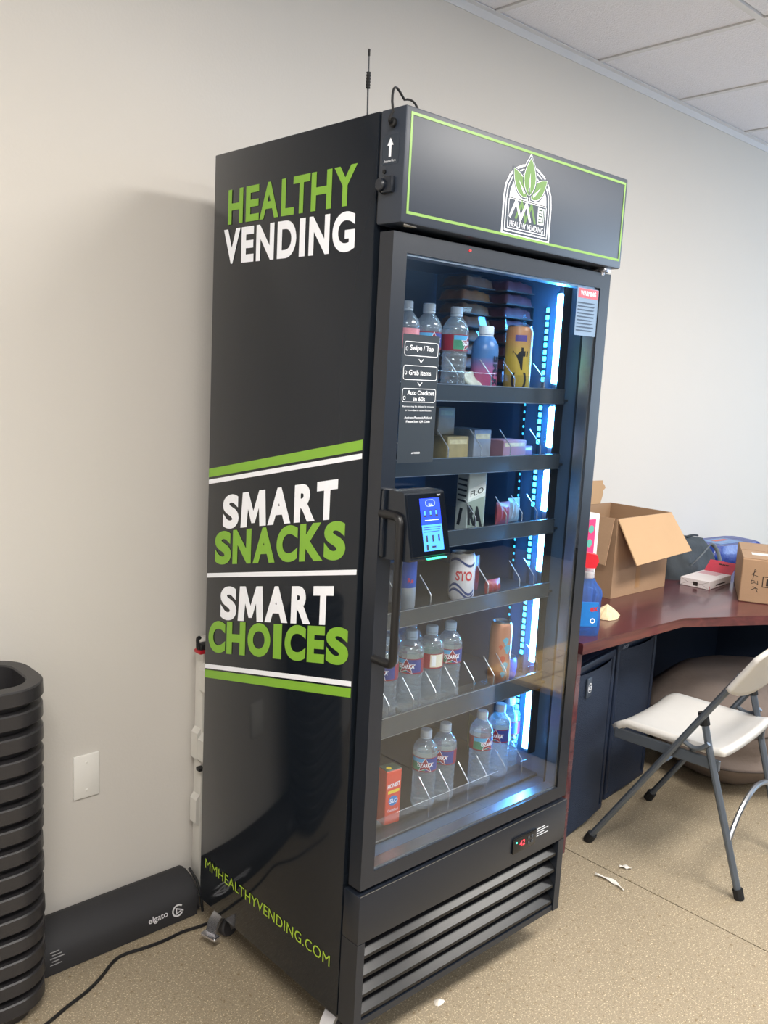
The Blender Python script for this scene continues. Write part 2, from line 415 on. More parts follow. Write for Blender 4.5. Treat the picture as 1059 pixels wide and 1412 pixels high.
# --- header box
hd = ob('header_panel', MB().box((0, -.069, 1.6847), (W, -.004, H), .004, 2), HEADV, vm)
ob('seam', MB().box((.004, -.0045, 1.69), (W-.004, .001, H-.004)), DKGAP, vm)
y_f = -.0692
fr = MB()
for a, b in (((.0115, 1.7005), (.0165, 1.8705)), ((.6765, 1.7005), (.6815, 1.8705)), ((.0165, 1.8655), (.6765, 1.8705)), ((.0165, 1.7005), (.6765, 1.7055))):
    fr.box((a[0], -.0697, a[1]), (b[0], -.0688, b[1]))
ob('green_border', fr, PALEGREEN, hd)
# emblem (flat print): layers from back to front, x 0..1 wide .152, y 0..1 high .163
EO = Vector((.2672, -.0691, 1.7035)); eu, ev = FU*.153, FV*.163
def arch(m, tip=True, n=10):
    x0, x1, y0 = m, 1-m, m*.9; sp, top = .42, .865-m*.9
    P = [(x0, y0), (x1, y0), (x1, sp)]
    pts = [(x1-(x1-x0)*(1-cos(pi*k/n))/2, sp+(top-sp)*sin(pi*k/n)**.9) for k in range(1, n)]
    if tip: pts = [p for p in pts if not .40 < p[0] < .60]
    i = len([p for p in pts if p[0] >= .5])
    t = [(.61, top-.012), (.5, 1-m*1.6), (.39, top-.012)] if tip else []
    return P+pts[:i]+t+pts[i:]+[(x0, sp)]
DK = M('emblem_dark', '2e3947', .35, var=.03)
plate(hd, 'emblem_outline', WHITE, arch(0), EO, eu, ev, .0000)
plate(hd, 'emblem_band', DK, arch(.028), EO, eu, ev, .0003)
plate(hd, 'emblem_outline', WHITE, arch(.055, False), EO, eu, ev, .0006)
plate(hd, 'emblem_band', DK, arch(.072, False), EO, eu, ev, .0009)
ar = arch(.115, False); lun = [p for p in ar if p[1] >= .42]
plate(hd, 'emblem_field', WHITE, [(.115, .44), (.885, .44)]+[p for p in lun], EO, eu, ev, .0012)
bx = MB()
for a, b in (((.11, .085), (.89, .095)), ((.11, .42), (.89, .43)), ((.11, .085), (.12, .43)), ((.88, .085), (.89, .43))):
    bx.prism([EO+eu*x+ev*y+Vector((0, -.0004, 0)) for x, y in ((a[0], a[1]), (b[0], a[1]), (b[0], b[1]), (a[0], b[1]))], (0, -.0001, 0))
ob('emblem_box', bx, WHITE, hd)
def leaf(base, tip, wd, n=8, k=1.0):
    b, t = Vector(base), Vector(tip); d = t-b; q = Vector((-d.y, d.x)).normalized()*wd
    f = lambda s: sin(pi*s**.85)**.9
    A = [tuple(b+d*(i/n)+q*f(i/n)) for i in range(n+1)]; B = [tuple(b+d*(i/n)-q*f(i/n)) for i in range(n-1, 0, -1)]
    return A+B
LV_ = [((.45, .475), (.17, .775), .092), ((.55, .475), (.86, .735), .092), ((.5, .50), (.5, .945), .118)]
for q_, (b, t, wd) in enumerate(LV_):
    d = (Vector(t)-Vector(b)).normalized()*.028; z_ = .0016+(q_ == 2)*.0011+(q_ == 1)*.0001
    plate(hd, 'leaf_outline', DK, leaf(Vector(b)-d, Vector(t)+d*1.2, wd+.026), EO, eu, ev, z_, .0002)
    plate(hd, 'leaf_outline', WHITE, leaf(Vector(b)-d*.2, Vector(t)+d*.25, wd+.009), EO, eu, ev, z_+.0003, .0002)
    plate(hd, 'leaf', LEAFG, leaf(b, t, wd), EO, eu, ev, z_+.0006, .0002)
    m_ = Vector(b).lerp(Vector(t), .62); q = Vector((-d.y, d.x)).normalized()*.018
    plate(hd, 'leaf_vein', WHITE, [tuple(Vector(b)+d*2+q), tuple(Vector(b)+d*2-q), tuple(m_)], EO, eu, ev, z_+.0009, .0002)
plate(hd, 'leaf_stem', DK, [(.487, .445), (.513, .445), (.511, .60), (.489, .60)], EO, eu, ev, .0040, .0002)
strokes(hd, 'emblem_zigzag', LEAFG, [[(.265, .205), (.375, .405), (.465, .205), (.575, .40), (.67, .195)]], .04, EO, Vector(eu), Vector(ev), .0016)
strokes(hd, 'emblem_zigzag', WHITE, [[(.145, .21), (.26, .415), (.365, .21), (.47, .41), (.565, .20)]], .04, EO, Vector(eu), Vector(ev), .0021)
plate(hd, 'emblem_machine_icon', WHITE, [(.715, .20), (.85, .20), (.85, .40), (.715, .40)], EO, eu, ev, .0016)
ic = MB()
for k, (yy, hh) in enumerate(((.365, .02), (.33, .012), (.295, .018), (.26, .012), (.225, .016))):
    ic.prism([EO+eu*x+ev*y+Vector((0, -.0007, 0)) for x, y in ((.73, yy), (.815, yy), (.815, yy+hh), (.73, yy+hh))], (0, -.0001, 0))
ic.prism([EO+eu*x+ev*y+Vector((0, -.0007, 0)) for x, y in ((.825, .23), (.84, .23), (.84, .385), (.825, .385))], (0, -.0003, 0))
ob('emblem_machine_icon', ic, M('emblem_dark_green', '35523f', .4), hd)
lettering(hd, WHITE, 'HEALTHY VENDING', EO+eu*.5+ev*.108+Vector((0, -.0007, 0)), FU, FV, .106, .0105, .0, 1.06, 'c')
# things on the header's left side: arrow sticker, screw, lock, cable gland
plate(hd, 'arrow_sticker', M('sticker_dark', '28323f', .25), rrect(.012, 1.785, .055, 1.835, .004), (-.0003, 0, 0), LU, LV, 0, .0004)
plate(hd, 'arrow', WHITE, [(.030, 1.798), (.036, 1.798), (.036, 1.817), (.041, 1.817), (.033, 1.830), (.025, 1.817), (.030, 1.817)], (-.0008, 0, 0), LU, LV)
lettering(hd, WHITE, 'Antenna Here', (-.0009, -.018, 1.789), LU, LV, .030, .0045, .0)
ob('screw', MB().cyl(.0035, -.003, .0, (0, -.021, 1.774), 10, 'x'), DKGAP, hd)
lk = ob('lock', MB().box((-.010, -.050, 1.736), (0, -.022, 1.764), .003).cyl(.011, -.018, 0, (0, -.026, 1.750), 16, 'x', .002), BLKMET, hd)
ob('lock_ring', MB().lathe([(.013, -.003), (.0145, -.006), (.016, -.003)], 16, (0, -.026, 1.750), 'x'), DKGAP, hd)
ob('cable_gland', MB().cyl(.008, -.008, 0, (0, -.040, 1.853), 14, 'x', .002), DKGAP, hd)
def arc(p0, p1, p2, n=10):
    a, b, c = map(Vector, (p0, p1, p2)); return [a*(1-t)**2+b*2*t*(1-t)+c*t*t for t in [i/n for i in range(n+1)]]
ob('antenna_cable', MB().tube(arc((-.008, -.040, 1.853), (-.03, -.052, 1.845), (-.012, -.048, 1.868), 6)+arc((-.012, -.046, 1.872), (-.010, -.036, 1.93), (.022, -.03, 1.907), 8)[1:]+arc((.03, -.03, 1.90), (.05, -.035, 1.908), (.052, -.045, 1.882), 6), .0022, 6), DKGAP, hd)
ob('hinge_slot', MB().prism([(.012, -.064, 1.6843), (.05, -.058, 1.6843), (.03, -.045, 1.6843)], (0, 0, -.0015)), M('grey_plastic', 'a8a49c', .5), hd)
# antenna
an = ob('antenna', MB().cyl(.012, 1.8801, 1.885, (.045, .085, 0), 14).tube([(.045, .085, 1.885), (.043, .085, 1.945)], .0016, 6).tube([(.043, .085, 1.97), (.042, .085, 2.008)], .0013, 6), BLKMET, vm)
ob('coil', MB().lathe([(.0035 if k % 2 else .0045, 1.944+.0028*k) for k in range(11)], 10, (.043, .085, 0)), DKGAP, an)
ob('antenna_tip', MB().cyl(.0022, 2.0, 2.012, (.042, .085, 0), 8), DKGAP, an)
# --- door
d0, d1 = -.0125, -.048
ZD0, ZD1, GX0, GX1, GZ0, GZ1 = .405, 1.673, .039, .649, .4365, 1.639
df = MB()
for a, b in (((.004, ZD0), (GX0, ZD1)), ((GX1, ZD0), (.686, ZD1)), ((GX0, ZD0), (GX1, GZ0)), ((GX0, GZ1), (GX1, ZD1))):
    df.box((a[0], d1, a[1]), (b[0], d0, b[1]))
bmesh.ops.remove_doubles(df.bm, verts=df.bm.verts[:], dist=1e-5)
door = ob('door', df, BLKMET, vm)
gs = MB()
for a, b in (((.016, ZD0+.012), (.034, ZD1-.012)), ((.656, ZD0+.012), (.674, ZD1-.012)), ((.034, ZD0+.012), (.656, ZD0+.024)), ((.034, ZD1-.024), (.656, ZD1-.012))):
    gs.box((a[0], d0, a[1]), (b[0], .0, b[1]))
ob('gasket', gs, DKGAP, door)
ob('glass_pane', MB().box((GX0+.0005, -.0455, GZ0+.0005), (GX1-.0005, -.0415, GZ1-.0005)), GLASS, door)
sp = MB(); t = .004
for a, b in (((GX0, GZ0), (GX0+t, GZ1)), ((GX1-t, GZ0), (GX1, GZ1)), ((GX0+t, GZ0), (GX1-t, GZ0+t)), ((GX0+t, GZ1-t), (GX1-t, GZ1))):
    sp.box((a[0], -.0413, a[1]), (b[0], -.0135, b[1]))
ob('spacer_bar', sp, ALU, door)
hn = MB(); hx, hy = .0095, -.1
hp = [(hx, -.047, 1.1665), (hx, -.085, 1.1665)]+arc((hx, -.085, 1.1665), (hx, hy, 1.1665), (hx, hy, 1.150), 6)[1:]+arc((hx, hy, .902), (hx, hy, .8855), (hx, -.085, .8855), 6)+[(hx, -.047, .8855)]
hn.tube(hp, .0085, 12)
ob('handle', hn, M('black_handle', '141416', .35, bump=.02, bscale=900), door)
ob('status_light', MB().cyl(.0018, -.0505, -.048, (.205, 0, 1.664), 8, 'y'), M('red_led', 'ff2a2a', .4, emit=3), door)
ob('hinge', MB().box((.640, -.06, 1.674), (.668, -.02, 1.6845), .002).cyl(.005, 1.668, 1.684, (.654, -.046, 0), 12), CHROME, door)
# --- instruction decal on the glass (the code square is left out)
dc = plate(vm, 'instruction_decal', M('decal_dark', '2a3138', .35, var=.03), rrect(.043, 1.258, .1395, 1.497, .002), (0, -.0457, 0), FU, FV, 0, .0004)
DO = Vector((0, -.0462, 0))
def ring(parent, name, mat, x0, y0, x1, y1, r, wd, O, u, v, lift=.0):
    a, b = rrect(x0, y0, x1, y1, r), rrect(x0+wd, y0+wd, x1-wd, y1-wd, max(r-wd, .0003))
    O, u, v = Vector(O), Vector(u), Vector(v); n = u.cross(v).normalized()
    mb = MB(); k = len(a); off = n*.0003
    va = [mb.bm.verts.new(O+u*p[0]+v*p[1]+n*lift) for p in a]; vb = [mb.bm.verts.new(O+u*p[0]+v*p[1]+n*lift) for p in b]
    for i in range(k): mb.bm.faces.new((va[i], va[(i+1) % k], vb[(i+1) % k], vb[i]))
    return ob(name, mb, mat, parent, fix=False)
PW = M('print_white', 'e9edf2', .5, var=.02)
for z0, z1 in ((1.4575, 1.484), (1.4135, 1.4405), (1.372, 1.398)):
    ring(dc, 'step_frame', PW, .0475, z0, .1365, z1, .005, .0011, DO, FU, FV)
for z in (1.4495, 1.4065): strokes(dc, 'step_arrow', PW, [[(.086, z+.003), (.092, z-.003), (.098, z+.003)]], .0014, DO, FU, FV)
lettering(dc, PW, 'Swipe / Tap', DO+Vector((.062, 0, 1.4655)), FU, FV, .062, .012, .012)
lettering(dc, PW, 'Grab Items', DO+Vector((.062, 0, 1.4225)), FU, FV, .058, .0095, .012)
lettering(dc, PW, 'Auto Checkout', DO+Vector((.061, 0, 1.386)), FU, FV, .071, .0085, .012)
lettering(dc, PW, 'in 60s', DO+Vector((.078, 0, 1.3745)), FU, FV, .030, .0085, .012)
lettering(dc, PW, 'Payment may be delayed by minutes', DO+Vector((.0505, 0, 1.3620)), FU, FV, .083, .0040, .0)
lettering(dc, PW, 'or hours due to network issues.', DO+Vector((.0575, 0, 1.3555)), FU, FV, .070, .0038, .0)
lettering(dc, PW, 'Activate/Restock/Refund', DO+Vector((.0565, 0, 1.3410)), FU, FV, .072, .0048, .012)
lettering(dc, PW, 'Please Scan QR Code', DO+Vector((.0615, 0, 1.3335)), FU, FV, .063, .0048, .012)
lettering(dc, PW, '#100880', DO+Vector((.080, 0, 1.2745)), FU, FV, .022, .0042, .0)
for z in (1.470, 1.426, 1.3795):
    ring(dc, 'step_icon', PW, .051, z-.003, .0565, z+.004, .002, .001, DO, FU, FV)
# --- warning label on the glass
wl = plate(vm, 'warning_label', M('label_grey', '6f86a0', .5, var=.05), rrect(.566, 1.530, .6475, 1.634, .002), (0, -.0457, 0), FU, FV, 0, .0003)
plate(wl, 'red_heading', M('label_red', 'd8505c', .5), [(.5705, 1.6125), (.645, 1.6125), (.645, 1.6325), (.5705, 1.6325)], DO, FU, FV)
lettering(wl, WHITE, 'WARNING', DO+Vector((.578, -.0005, 1.6175)), FU, FV, .058, .0105, .01)
tx_ = MB(); random.seed(3)
for k in range(9):
    z = 1.6 - k*.0075; tx_.prism([DO+Vector((x, 0, zz)) for x, zz in ((.571, z), (.571+random.uniform(.05, .07), z), (.636, z+.0028), (.571, z+.0028))][:4], (0, -.0002, 0))
ob('label_print', tx_, M('label_ink', '34465c', .6), wl)
# --- payment terminal: wedge box, face tilted upwards
BT = M('terminal_black', '151b24', .22, var=.05, scale=40)
tm = MB()
tm.box((.0045, -.058, 1.083), (.038, -.0478, 1.2135), .004)
tm.prism([(.012, -.056, 1.212), (.012, -.100, 1.212), (.012, -.105, 1.209), (.012, -.131, 1.094), (.012, -.127, 1.087), (.012, -.056, 1.0815)], (.103, 0, 0))
bmesh.ops.bevel(tm.bm, geom=[e for e in tm.bm.edges if e.calc_length() > .09], offset=.003, segments=2, affect='EDGES')
term = ob('payment_terminal', tm, BT, vm)
A, B = Vector((0, -.1051, 1.209)), Vector((0, -.1312, 1.094))
tv = (A-B).normalized(); tu = SX; tn = tu.cross(tv)
TO = B+tn*.0003
ln_ = (A-B).length
def ts(x, s): return (x, s*ln_)
def TP(name, mat, x0, s0, x1, s1, lift, r=0):
    pts = [ts(x0, s0), ts(x1, s0), ts(x1, s1), ts(x0, s1)]
    return plate(term, name, mat, pts, TO, tu, tv, lift, .0003)
SCR = [M('screen_blue', '0a35ff', .3, var=.15, scale=12, emit=.9), M('screen_light_blue', '3f8dff', .3, var=.08, scale=12, emit=.9)]
TP('bezel', M('terminal_glass', '0a0c10', .08), .016, .02, .113, .985, 0)
TP('screen', SCR[0], .046, .50, .0985, .915, .0003); TP('screen', SCR[1], .046, .09, .0985, .50, .0003)
SW = M('screen_white', 'b8d2ff', .4, emit=.7); SD = M('screen_ink', '101a3c', .5)
for k in range(4):
    strokes(term, 'tap_symbol', SW, [[(.069+k*.0028+.002*sin(a), ln_*.83+.005*sin(a*2-pi)*1.0) for a in (0, .4, .8, 1.2)]], .0007, TO, tu, tv, .0007)
ring(term, 'tap_symbol', SW, .060, ln_*.785, .085, ln_*.89, .006, .0006, TO, tu, tv, .0007)
for k, x in enumerate((.053, .068, .083)):
    TP('screen_icon', SD, x, .62, x+.008, .735, .0007); TP('screen_icon', SCR[1], x+.0015, .655, x+.0055, .72, .0010)
TP('screen_line', SW, .055, .565, .092, .575, .0007)
for k in range(3): TP('screen_line', SD, .049, .455-k*.035, .095-k*.002, .465-k*.035, .0007)
for k, x in enumerate((.0535, .0695, .0855)): TP('screen_icon', SD, x, .23, x+.0045, .335, .0007)
TP('screen_icon', SD, .053, .10, .058, .19, .0007); TP('screen_icon', SD, .067, .135, .078, .165, .0007)
lettering(term, PW, 'nayax'[0:0] or 'PAX', TO+tu*.093+tv*(ln_*.945)+tn*.0006, tu, tv, .009, .003)
ob('green_light', MB().box((.052, -.1335, 1.0885), (.104, -.1285, 1.0915), .0008, 1), M('green_led', '3cffb0', .4, emit=1.6), term)
# --- lower panel with louvers
lp = MB()
lp.box((.0, -.053, .290), (W, -.004, .3949), .0025).box((.0, -.053, ZB), (.020, -.004, .290)).box((.668, -.053, ZB), (W, -.004, .290)).box((.02, -.05, ZB), (.668, -.004, .113)).box((.02, -.012, .113), (.668, -.004, .290))
lower = ob('lower_panel', lp, BLKMET, vm)
for k in range(4):
    z = .284-.0435*k
    ob('louver', MB().prism([(.0205, -.0135, z), (.0205, -.0495, z-.027), (.0205, -.0495, z-.034), (.0205, -.043, z-.034), (.0205, -.0135, z-.010)], (.647, 0, 0)), LOUV, lower)
ob('bright_edge', MB().box((.002, -.0525, .3945), (W-.002, -.0495, .3956)), ALU, lower)
ct = ob('temperature_control', MB().box((.478, -.0575, .3195), (.566, -.0528, .3595), .003), M('control_black', '101216', .25), lower)
# --- shelves
DK1 = M('shelf_black', '2b2f34', .35, var=.06, scale=20)
LIPM = M('shelf_lip', '3a4046', .22, var=.05, scale=12, spec=.7)
ZSH = [1.385, 1.232, 1.076, .918, .684, .438]
LANES = [[.11, .2115, .284, .392, .472, .58], [.13, .27, .375, .475, .585], [.13, .26, .372, .478, .535, .592], [.15, .2435, .4315, .545, .60],
         [.137, .208, .278, .3405, .405, .475, .52, .64], [.105, .2785, .3435, .41, .474, .544, .611]]
for k, z in enumerate(ZSH):
    sh = ob('shelf', MB().box((.0385, .03, z-.006), (.6705, .46, z), .0015, 1), DK1, vm)
    h = .036 if k != 4 else .045
    if k < 5: ob('front_lip', MB().box((.0385, .024, z-.012), (.648, .0299, z-.012+h), .0012, 1), LIPM, sh)
    if k < 5: ob('bright_edge', MB().box((.04, .0232, z-.012+h-.0015), (.647, .0242, z-.012+h)).box((.04, .0232, z-.012), (.647, .0242, z-.0108)), ALU, sh)
    if k in (0, 4, 5): ob('front_guard', MB().box((.05, .0305, z+.0005), (.645, .0325, z+.05), .0008, 1), ACRYL, sh)
    for x in LANES[k]:
        zt = z+h-.012 if k < 5 else z+.03
        ob('lane_divider', MB().tube([(x, .036, z+.001), (x, .036, zt+.018), (x, .040, zt+.023), (x, .072, zt+.055)], .0013, 5), STEEL, sh)
# inside lighting: bright tube with diffuser on the front right post; dotted strips behind stand in for its reflections
LEDC = M('led_white', '52acff', .4, var=.01, emit=125); LEDREFL = M('led_reflection_cyan', '40c4ff', .4, var=.01, emit=9)
seg = [(.5, .662), (.729, .900), (.962, 1.055), (1.112, 1.213), (1.268, 1.366), (1.42, 1.63)]
led = ob('led_tube', MB().box((.654, .050, .49), (.6713, .068, 1.65), .001, 1), ALU, vm)
for a, b in seg: ob('diffuser', MB().box((.644, .051, a), (.6538, .067, b), .004, 2), LEDC, led)
ob('added_glow_blocker', MB().box((.6446, .0435, .49), (.6713, .0492, 1.65), .001, 1), DKGAP, led)  # added part, keeps the tube's glow off the right inner wall
strip = ob('led_reflection', MB().box((.669, .103, .50), (.6713, .113, 1.60)), M('reflection_backing', '20303c', .4), vm)  # dotted reflection of the lighting, built as a glowing part
dots = MB(); nd = 0
for a, b in seg:
    zz = a+.004
    while zz < b and zz < 1.59:
        dots.box((.666, .1035, zz), (.669, .1125, zz+.0105), .001, 1); zz += .0165
ob('reflected_diode', dots, LEDREFL, strip)['kind'] = 'stuff'
dots = MB()
strip2 = ob('led_reflection', MB().box((.669, .153, .50), (.6713, .161, 1.60)), M('reflection_backing', '20303c', .4), vm)
for a, b in seg:
    zz = a+.004
    while zz < b and zz < 1.5:
        dots.box((.6675, .1545, zz), (.669, .1595, zz+.006), .001, 1); zz += .018
ob('reflected_diode', dots, M('led_reflection_dim', '3aa8d8', .4, var=.01, emit=2.2), strip2)['kind'] = 'stuff'
tl = ob('top_light', MB().box((.30, .024, 1.655), (.66, .036, 1.664), .002, 1), M('led_top', 'bfe8ff', .4, var=.01, emit=14), vm)
# --- casters
def caster(x, y, ang, brake):
    c = ob('caster', MB().box((-.022, -.022, .0885), (.022, .022, .0975), .002, 1).cyl(.012, .074, .089, n=14), CHROME, vm, (x, y, 0), (0, 0, ang))
    ob('wheel', MB().lathe([(.004, -.011), (.030, -.011), (.033, -.007), (.033, .007), (.030, .011), (.004, .011)], 22, (0, .012, .033), 'x'), M('caster_wheel', '3a3a3e', .5), c)
    fk = MB()
    for s in (-1, 1): fk.prism([(s*.0155, -.006, .078), (s*.0155, .030, .050), (s*.0155, .024, .024), (s*.0155, .002, .024), (s*.0155, -.018, .070)], (s*.003, 0, 0))
    fk.box((-.0185, -.02, .069), (.0185, .018, .0785), .002, 1).cyl(.006, -.021, .021, (0, .012, .033), 10, 'x')
    ob('fork', fk, CHROME, c)
    if brake: ob('brake_lever', MB().prism([(-.019, -.016, .080), (-.019, -.042, .062), (-.019, -.052, .036), (-.019, -.046, .032), (-.019, -.036, .052), (-.019, -.012, .068)], (.030, 0, 0)).box((-.024, -.066, .028), (.024, -.046, .037), .002, 1), CHROME, c)
caster(.046, .49, R(-75), True); caster(.046, .048, R(-70), True); caster(.644, .49, R(160), False); caster(.644, .048, R(60), False)
DIS = M('display_red', 'ff3a4a', .4, emit=1.5)
lettering(vm and lower, DIS, '42', (.501, -.0579, .334), FU, FV, .020, .014, .01)
ob('indicator', MB().cyl(.0022, -.0585, -.057, (.489, 0, .3475), 8, 'y'), M('indicator_green', '50ffd0', .4, emit=2), lower)
for x in (.535, .548):
    for z in (.333, .346): ob('button', MB().cyl(.004, -.0588, -.057, (x, 0, z), 10, 'y', .0006), M('button_grey', '3c4046', .5), lower)
for k, wd in enumerate((.03, .045, .03, .045)):
    ob('label_line', MB().box((.572, -.0534, .352-k*.0062), (.572+wd, -.0529, .3535-k*.0062)), PW, lower)

# ================================================================== GOODS INSIDE THE MACHINE
def cylmap(r, z0, a_c, lift=0.):
    """print wrapped on a can: (a along, b up)"""
    return lambda a, b: Vector(((r+lift)*cos(a_c+a/r), (r+lift)*sin(a_c+a/r), z0+b))
def wrap_poly(parent, name, mat, pts, r, lift, sub=3):
    mb = MB(); P = []
    bm = mb.bm
    c = (sum(p[0] for p in pts)/len(pts), sum(p[1] for p in pts)/len(pts))
    f = lambda p: Vector(((r+lift)*cos(p[0]/r), (r+lift)*sin(p[0]/r), p[1]))
    n = len(pts)
    for i in range(n):
        a, b = pts[i], pts[(i+1) % n]
        for k in range(sub):
            p = (a[0]+(b[0]-a[0])*k/sub, a[1]+(b[1]-a[1])*k/sub); q = (a[0]+(b[0]-a[0])*(k+1)/sub, a[1]+(b[1]-a[1])*(k+1)/sub)
            cm = lambda t, s: (c[0]+(t[0]-c[0])*s, c[1]+(t[1]-c[1])*s)
            prev = None
            for s in range(sub):
                A_, B_ = cm(p, s/sub), cm(p, (s+1)/sub); C_, D_ = cm(q, (s+1)/sub), cm(q, s/sub)
                vs = [bm.verts.new(f(t)) for t in ((A_, B_, C_, D_) if s else (A_, B_, C_))]
                bm.faces.new(vs)
    bmesh.ops.remove_doubles(bm, verts=bm.verts[:], dist=1e-6)
    return ob(name, mb, mat, parent, fix=False)
LBLUE = M('label_blue', '2c3a86', .4, var=.1, scale=60); LRED = M('label_deep_red', '8e2234', .4, var=.08)
LSCENE = M('label_scenery', '3f8a6a', .4, var=.5, scale=70); LSKY = M('label_sky', '4fa6d8', .4, var=.1)
def water_bottle(name, label, cap=CAPW):
    b = thing(name, label, 'bottle', group='water bottles in the vending machine')
    base = [(.0001, .004), (.012, .005), (.020, .0), (.0255, .003), (.0275, .010)]
    top = [(.0284, .0935), (.0284, .128), (.0287, .131), (.0285, .136), (.0272, .143), (.0235, .151), (.0175, .159), (.0128, .164), (.0118, .168), (.0118, .184), (.0001, .184)]
    rib = []
    for k in range(33):                                           # ribbed grip with a slight waist
        z = .012+.079*k/32; rib.append((.0272-.0012*sin(pi*k/32)+.00085*sin(2*pi*z/.0115), z))
    pr = base+rib+top
    def shell(u, v, d=0., P=pr):
        t = v*(len(P)-1); i = min(len(P)-2, int(t+1e-9)); g = t-i; a = 2*pi*u
        r = P[i][0]*(1-g)+P[i+1][0]*g; z = P[i][1]*(1-g)+P[i+1][1]*g
        if .012 < z < .091: r += .0005*sin(7*a+z*260)
        r = max(.0001, r-d); return Vector((r*cos(a), r*sin(a), z))
    ob('bottle_body', MB().grid(lambda u, v: shell(u, v), 42, len(pr)-1, True), PET, b, sharp=75)
    pw = [(.0001, .006), (.020, .006), (.0255, .009)]+[(r-.0008, z) for r, z in rib]+[(.0274, .0935), (.0274, .128), (.0272, .138), (.0001, .138)]
    ob('water', MB().lathe(pw, 32), WATER, b, sharp=75)
    cp = MB(); prof = [(.0001, .186), (.0115, .186), (.0132, .1845), (.0134, .174), (.0134, .1715), (.0118, .1715)]
    cp.lathe(prof, 24).lathe([(.0120, .1665), (.0134, .1668), (.0134, .1705), (.0120, .1705)], 24)
    ob('cap', cp, cap, b)
    lb = MB(); r = .02885
    secs = [(-40, 35, 2), (35, 105, 0), (105, 180, 1), (180, 250, 4), (250, 320, 1)]
    for a0, a1, mi in secs:
        lb.mi = mi; lb.lathe([(r, .095), (r, .1265)], max(4, int((a1-a0)/9)), a0=R(a0), a1=R(a1))
    lb.mi = 1; lb.lathe([(r+.0001, .0935), (r+.0001, .0965)], 36); lb.lathe([(r+.0001, .1255), (r+.0001, .1275)], 36)
    lb.mi = 3; lb.lathe([(r+.0002, .116), (r+.0002, .1255)], 8, a0=R(-38), a1=R(34))
    L = ob('label', lb, [LBLUE, LRED, LSCENE, LSKY, M('label_cream', 'd8d2bc', .5)], b, fix=False)
    # red star with white edge and the name across it, centred on the blue/scenery border
    ac = R(35)*r
    def star(k): return [(ac+k*x, .1105+k*y) for x, y in ((0, .0155), (.006, .005), (.0185, .0045), (.0095, -.004), (.013, -.0145), (0, -.008), (-.013, -.0145), (-.0095, -.004), (-.0185, .0045), (-.006, .005))]
    wrap_poly(L, 'star', WHITE, star(1.12), r, .0004); wrap_poly(L, 'star', LRED, star(1.0), r, .0006)
    nm = [M('name_outline', '232a5e', .5)]
    lettering(L, WHITE, 'OZARKA', (0, 0, 0), SX, SZ, .036, .0092, .03, 1.0, mapf=lambda a, bb: Vector(((r+.0010)*cos((ac-.018+a)/r), (r+.0010)*sin((ac-.018+a)/r), .1045+bb+a*.05)))
    wrap_poly(L, 'barcode', PW, [(R(186)*r, .099), (R(206)*r, .099), (R(206)*r, .123), (R(186)*r, .123)], r, .0004)
    return b
VIEW = R(-133)                                                    # bearing from the goods towards the aisle
B0 = water_bottle('water_bottle', 'x')
def put(o, x, y, z, rz, label):
    o.location = (x, y, z); o.rotation_euler = (0, 0, rz); o['label'] = label
WB = [(.325, .088, 0, 65, 'clear water bottle at the right end of the top-shelf trio, nearest the blue sports drink'),
      (.243, .09, 0, 25, 'clear water bottle in the middle of the top-shelf trio above the instruction decal'),
      (.246, .088, 4, -20, 'foremost full water bottle on the fifth shelf, just right of the handle'),
      (.310, .088, 4, -150, 'water bottle on the fifth shelf showing its red back label with barcode'),
      (.371, .088, 4, 10, 'rightmost water bottle of the fifth-shelf row, with empty space to its right'),
      (.170, .088, 4, -25, 'water bottle on the fifth shelf mostly hidden behind the door frame and handle'),
      (.250, .158, 4, 30, 'water bottle standing in the second row behind the foremost one on the fifth shelf'),
      (.313, .158, 4, 140, 'water bottle standing in the second row behind the red back label on the fifth shelf'),
      (.311, .088, 5, 0, 'water bottle on the bottom shelf, first to the right of the juice box'),
      (.376, .088, 5, -25, 'water bottle on the bottom shelf, second to the right of the juice box'),
      (.507, .088, 5, 30, 'middle water bottle on the bottom shelf, turned to show the landscape on its label'),
      (.581, .092, 5, -25, 'water bottle on the bottom shelf, second from the light tube'),
      (.6405, .110, 5, -30, 'rightmost water bottle on the bottom shelf, lit blue beside the light tube')]
for i, (x, y, k, tw, lab) in enumerate(WB):
    o = B0 if i == 0 else dup(B0)
    put(o, x, y, ZSH[k]+.0005, VIEW+R(tw)-R(35), lab)
    if k == 4:
        for c in kids(o):
            if c.name.startswith('cap'): c.data = c.data.copy(); c.data.materials[0] = CAPB
# pink-labelled bottle at the left end of the top shelf
pb = dup(B0); pb.name = 'flavoured_water_bottle'; put(pb, .180, .092, ZSH[0]+.0005, VIEW, 'clear bottle with a pink and white label at the far left of the top shelf')
for c in kids(pb):
    if c.name.startswith('label'):
        for k in kids(c): bpy.data.objects.remove(k)
        bpy.data.objects.remove(c)
if 'group' in pb: del pb['group']
ob('label', MB().lathe([(.0289, .090), (.0289, .131)], 32), M('label_pink', 'e58f98', .4, var=.35, scale=90), pb)
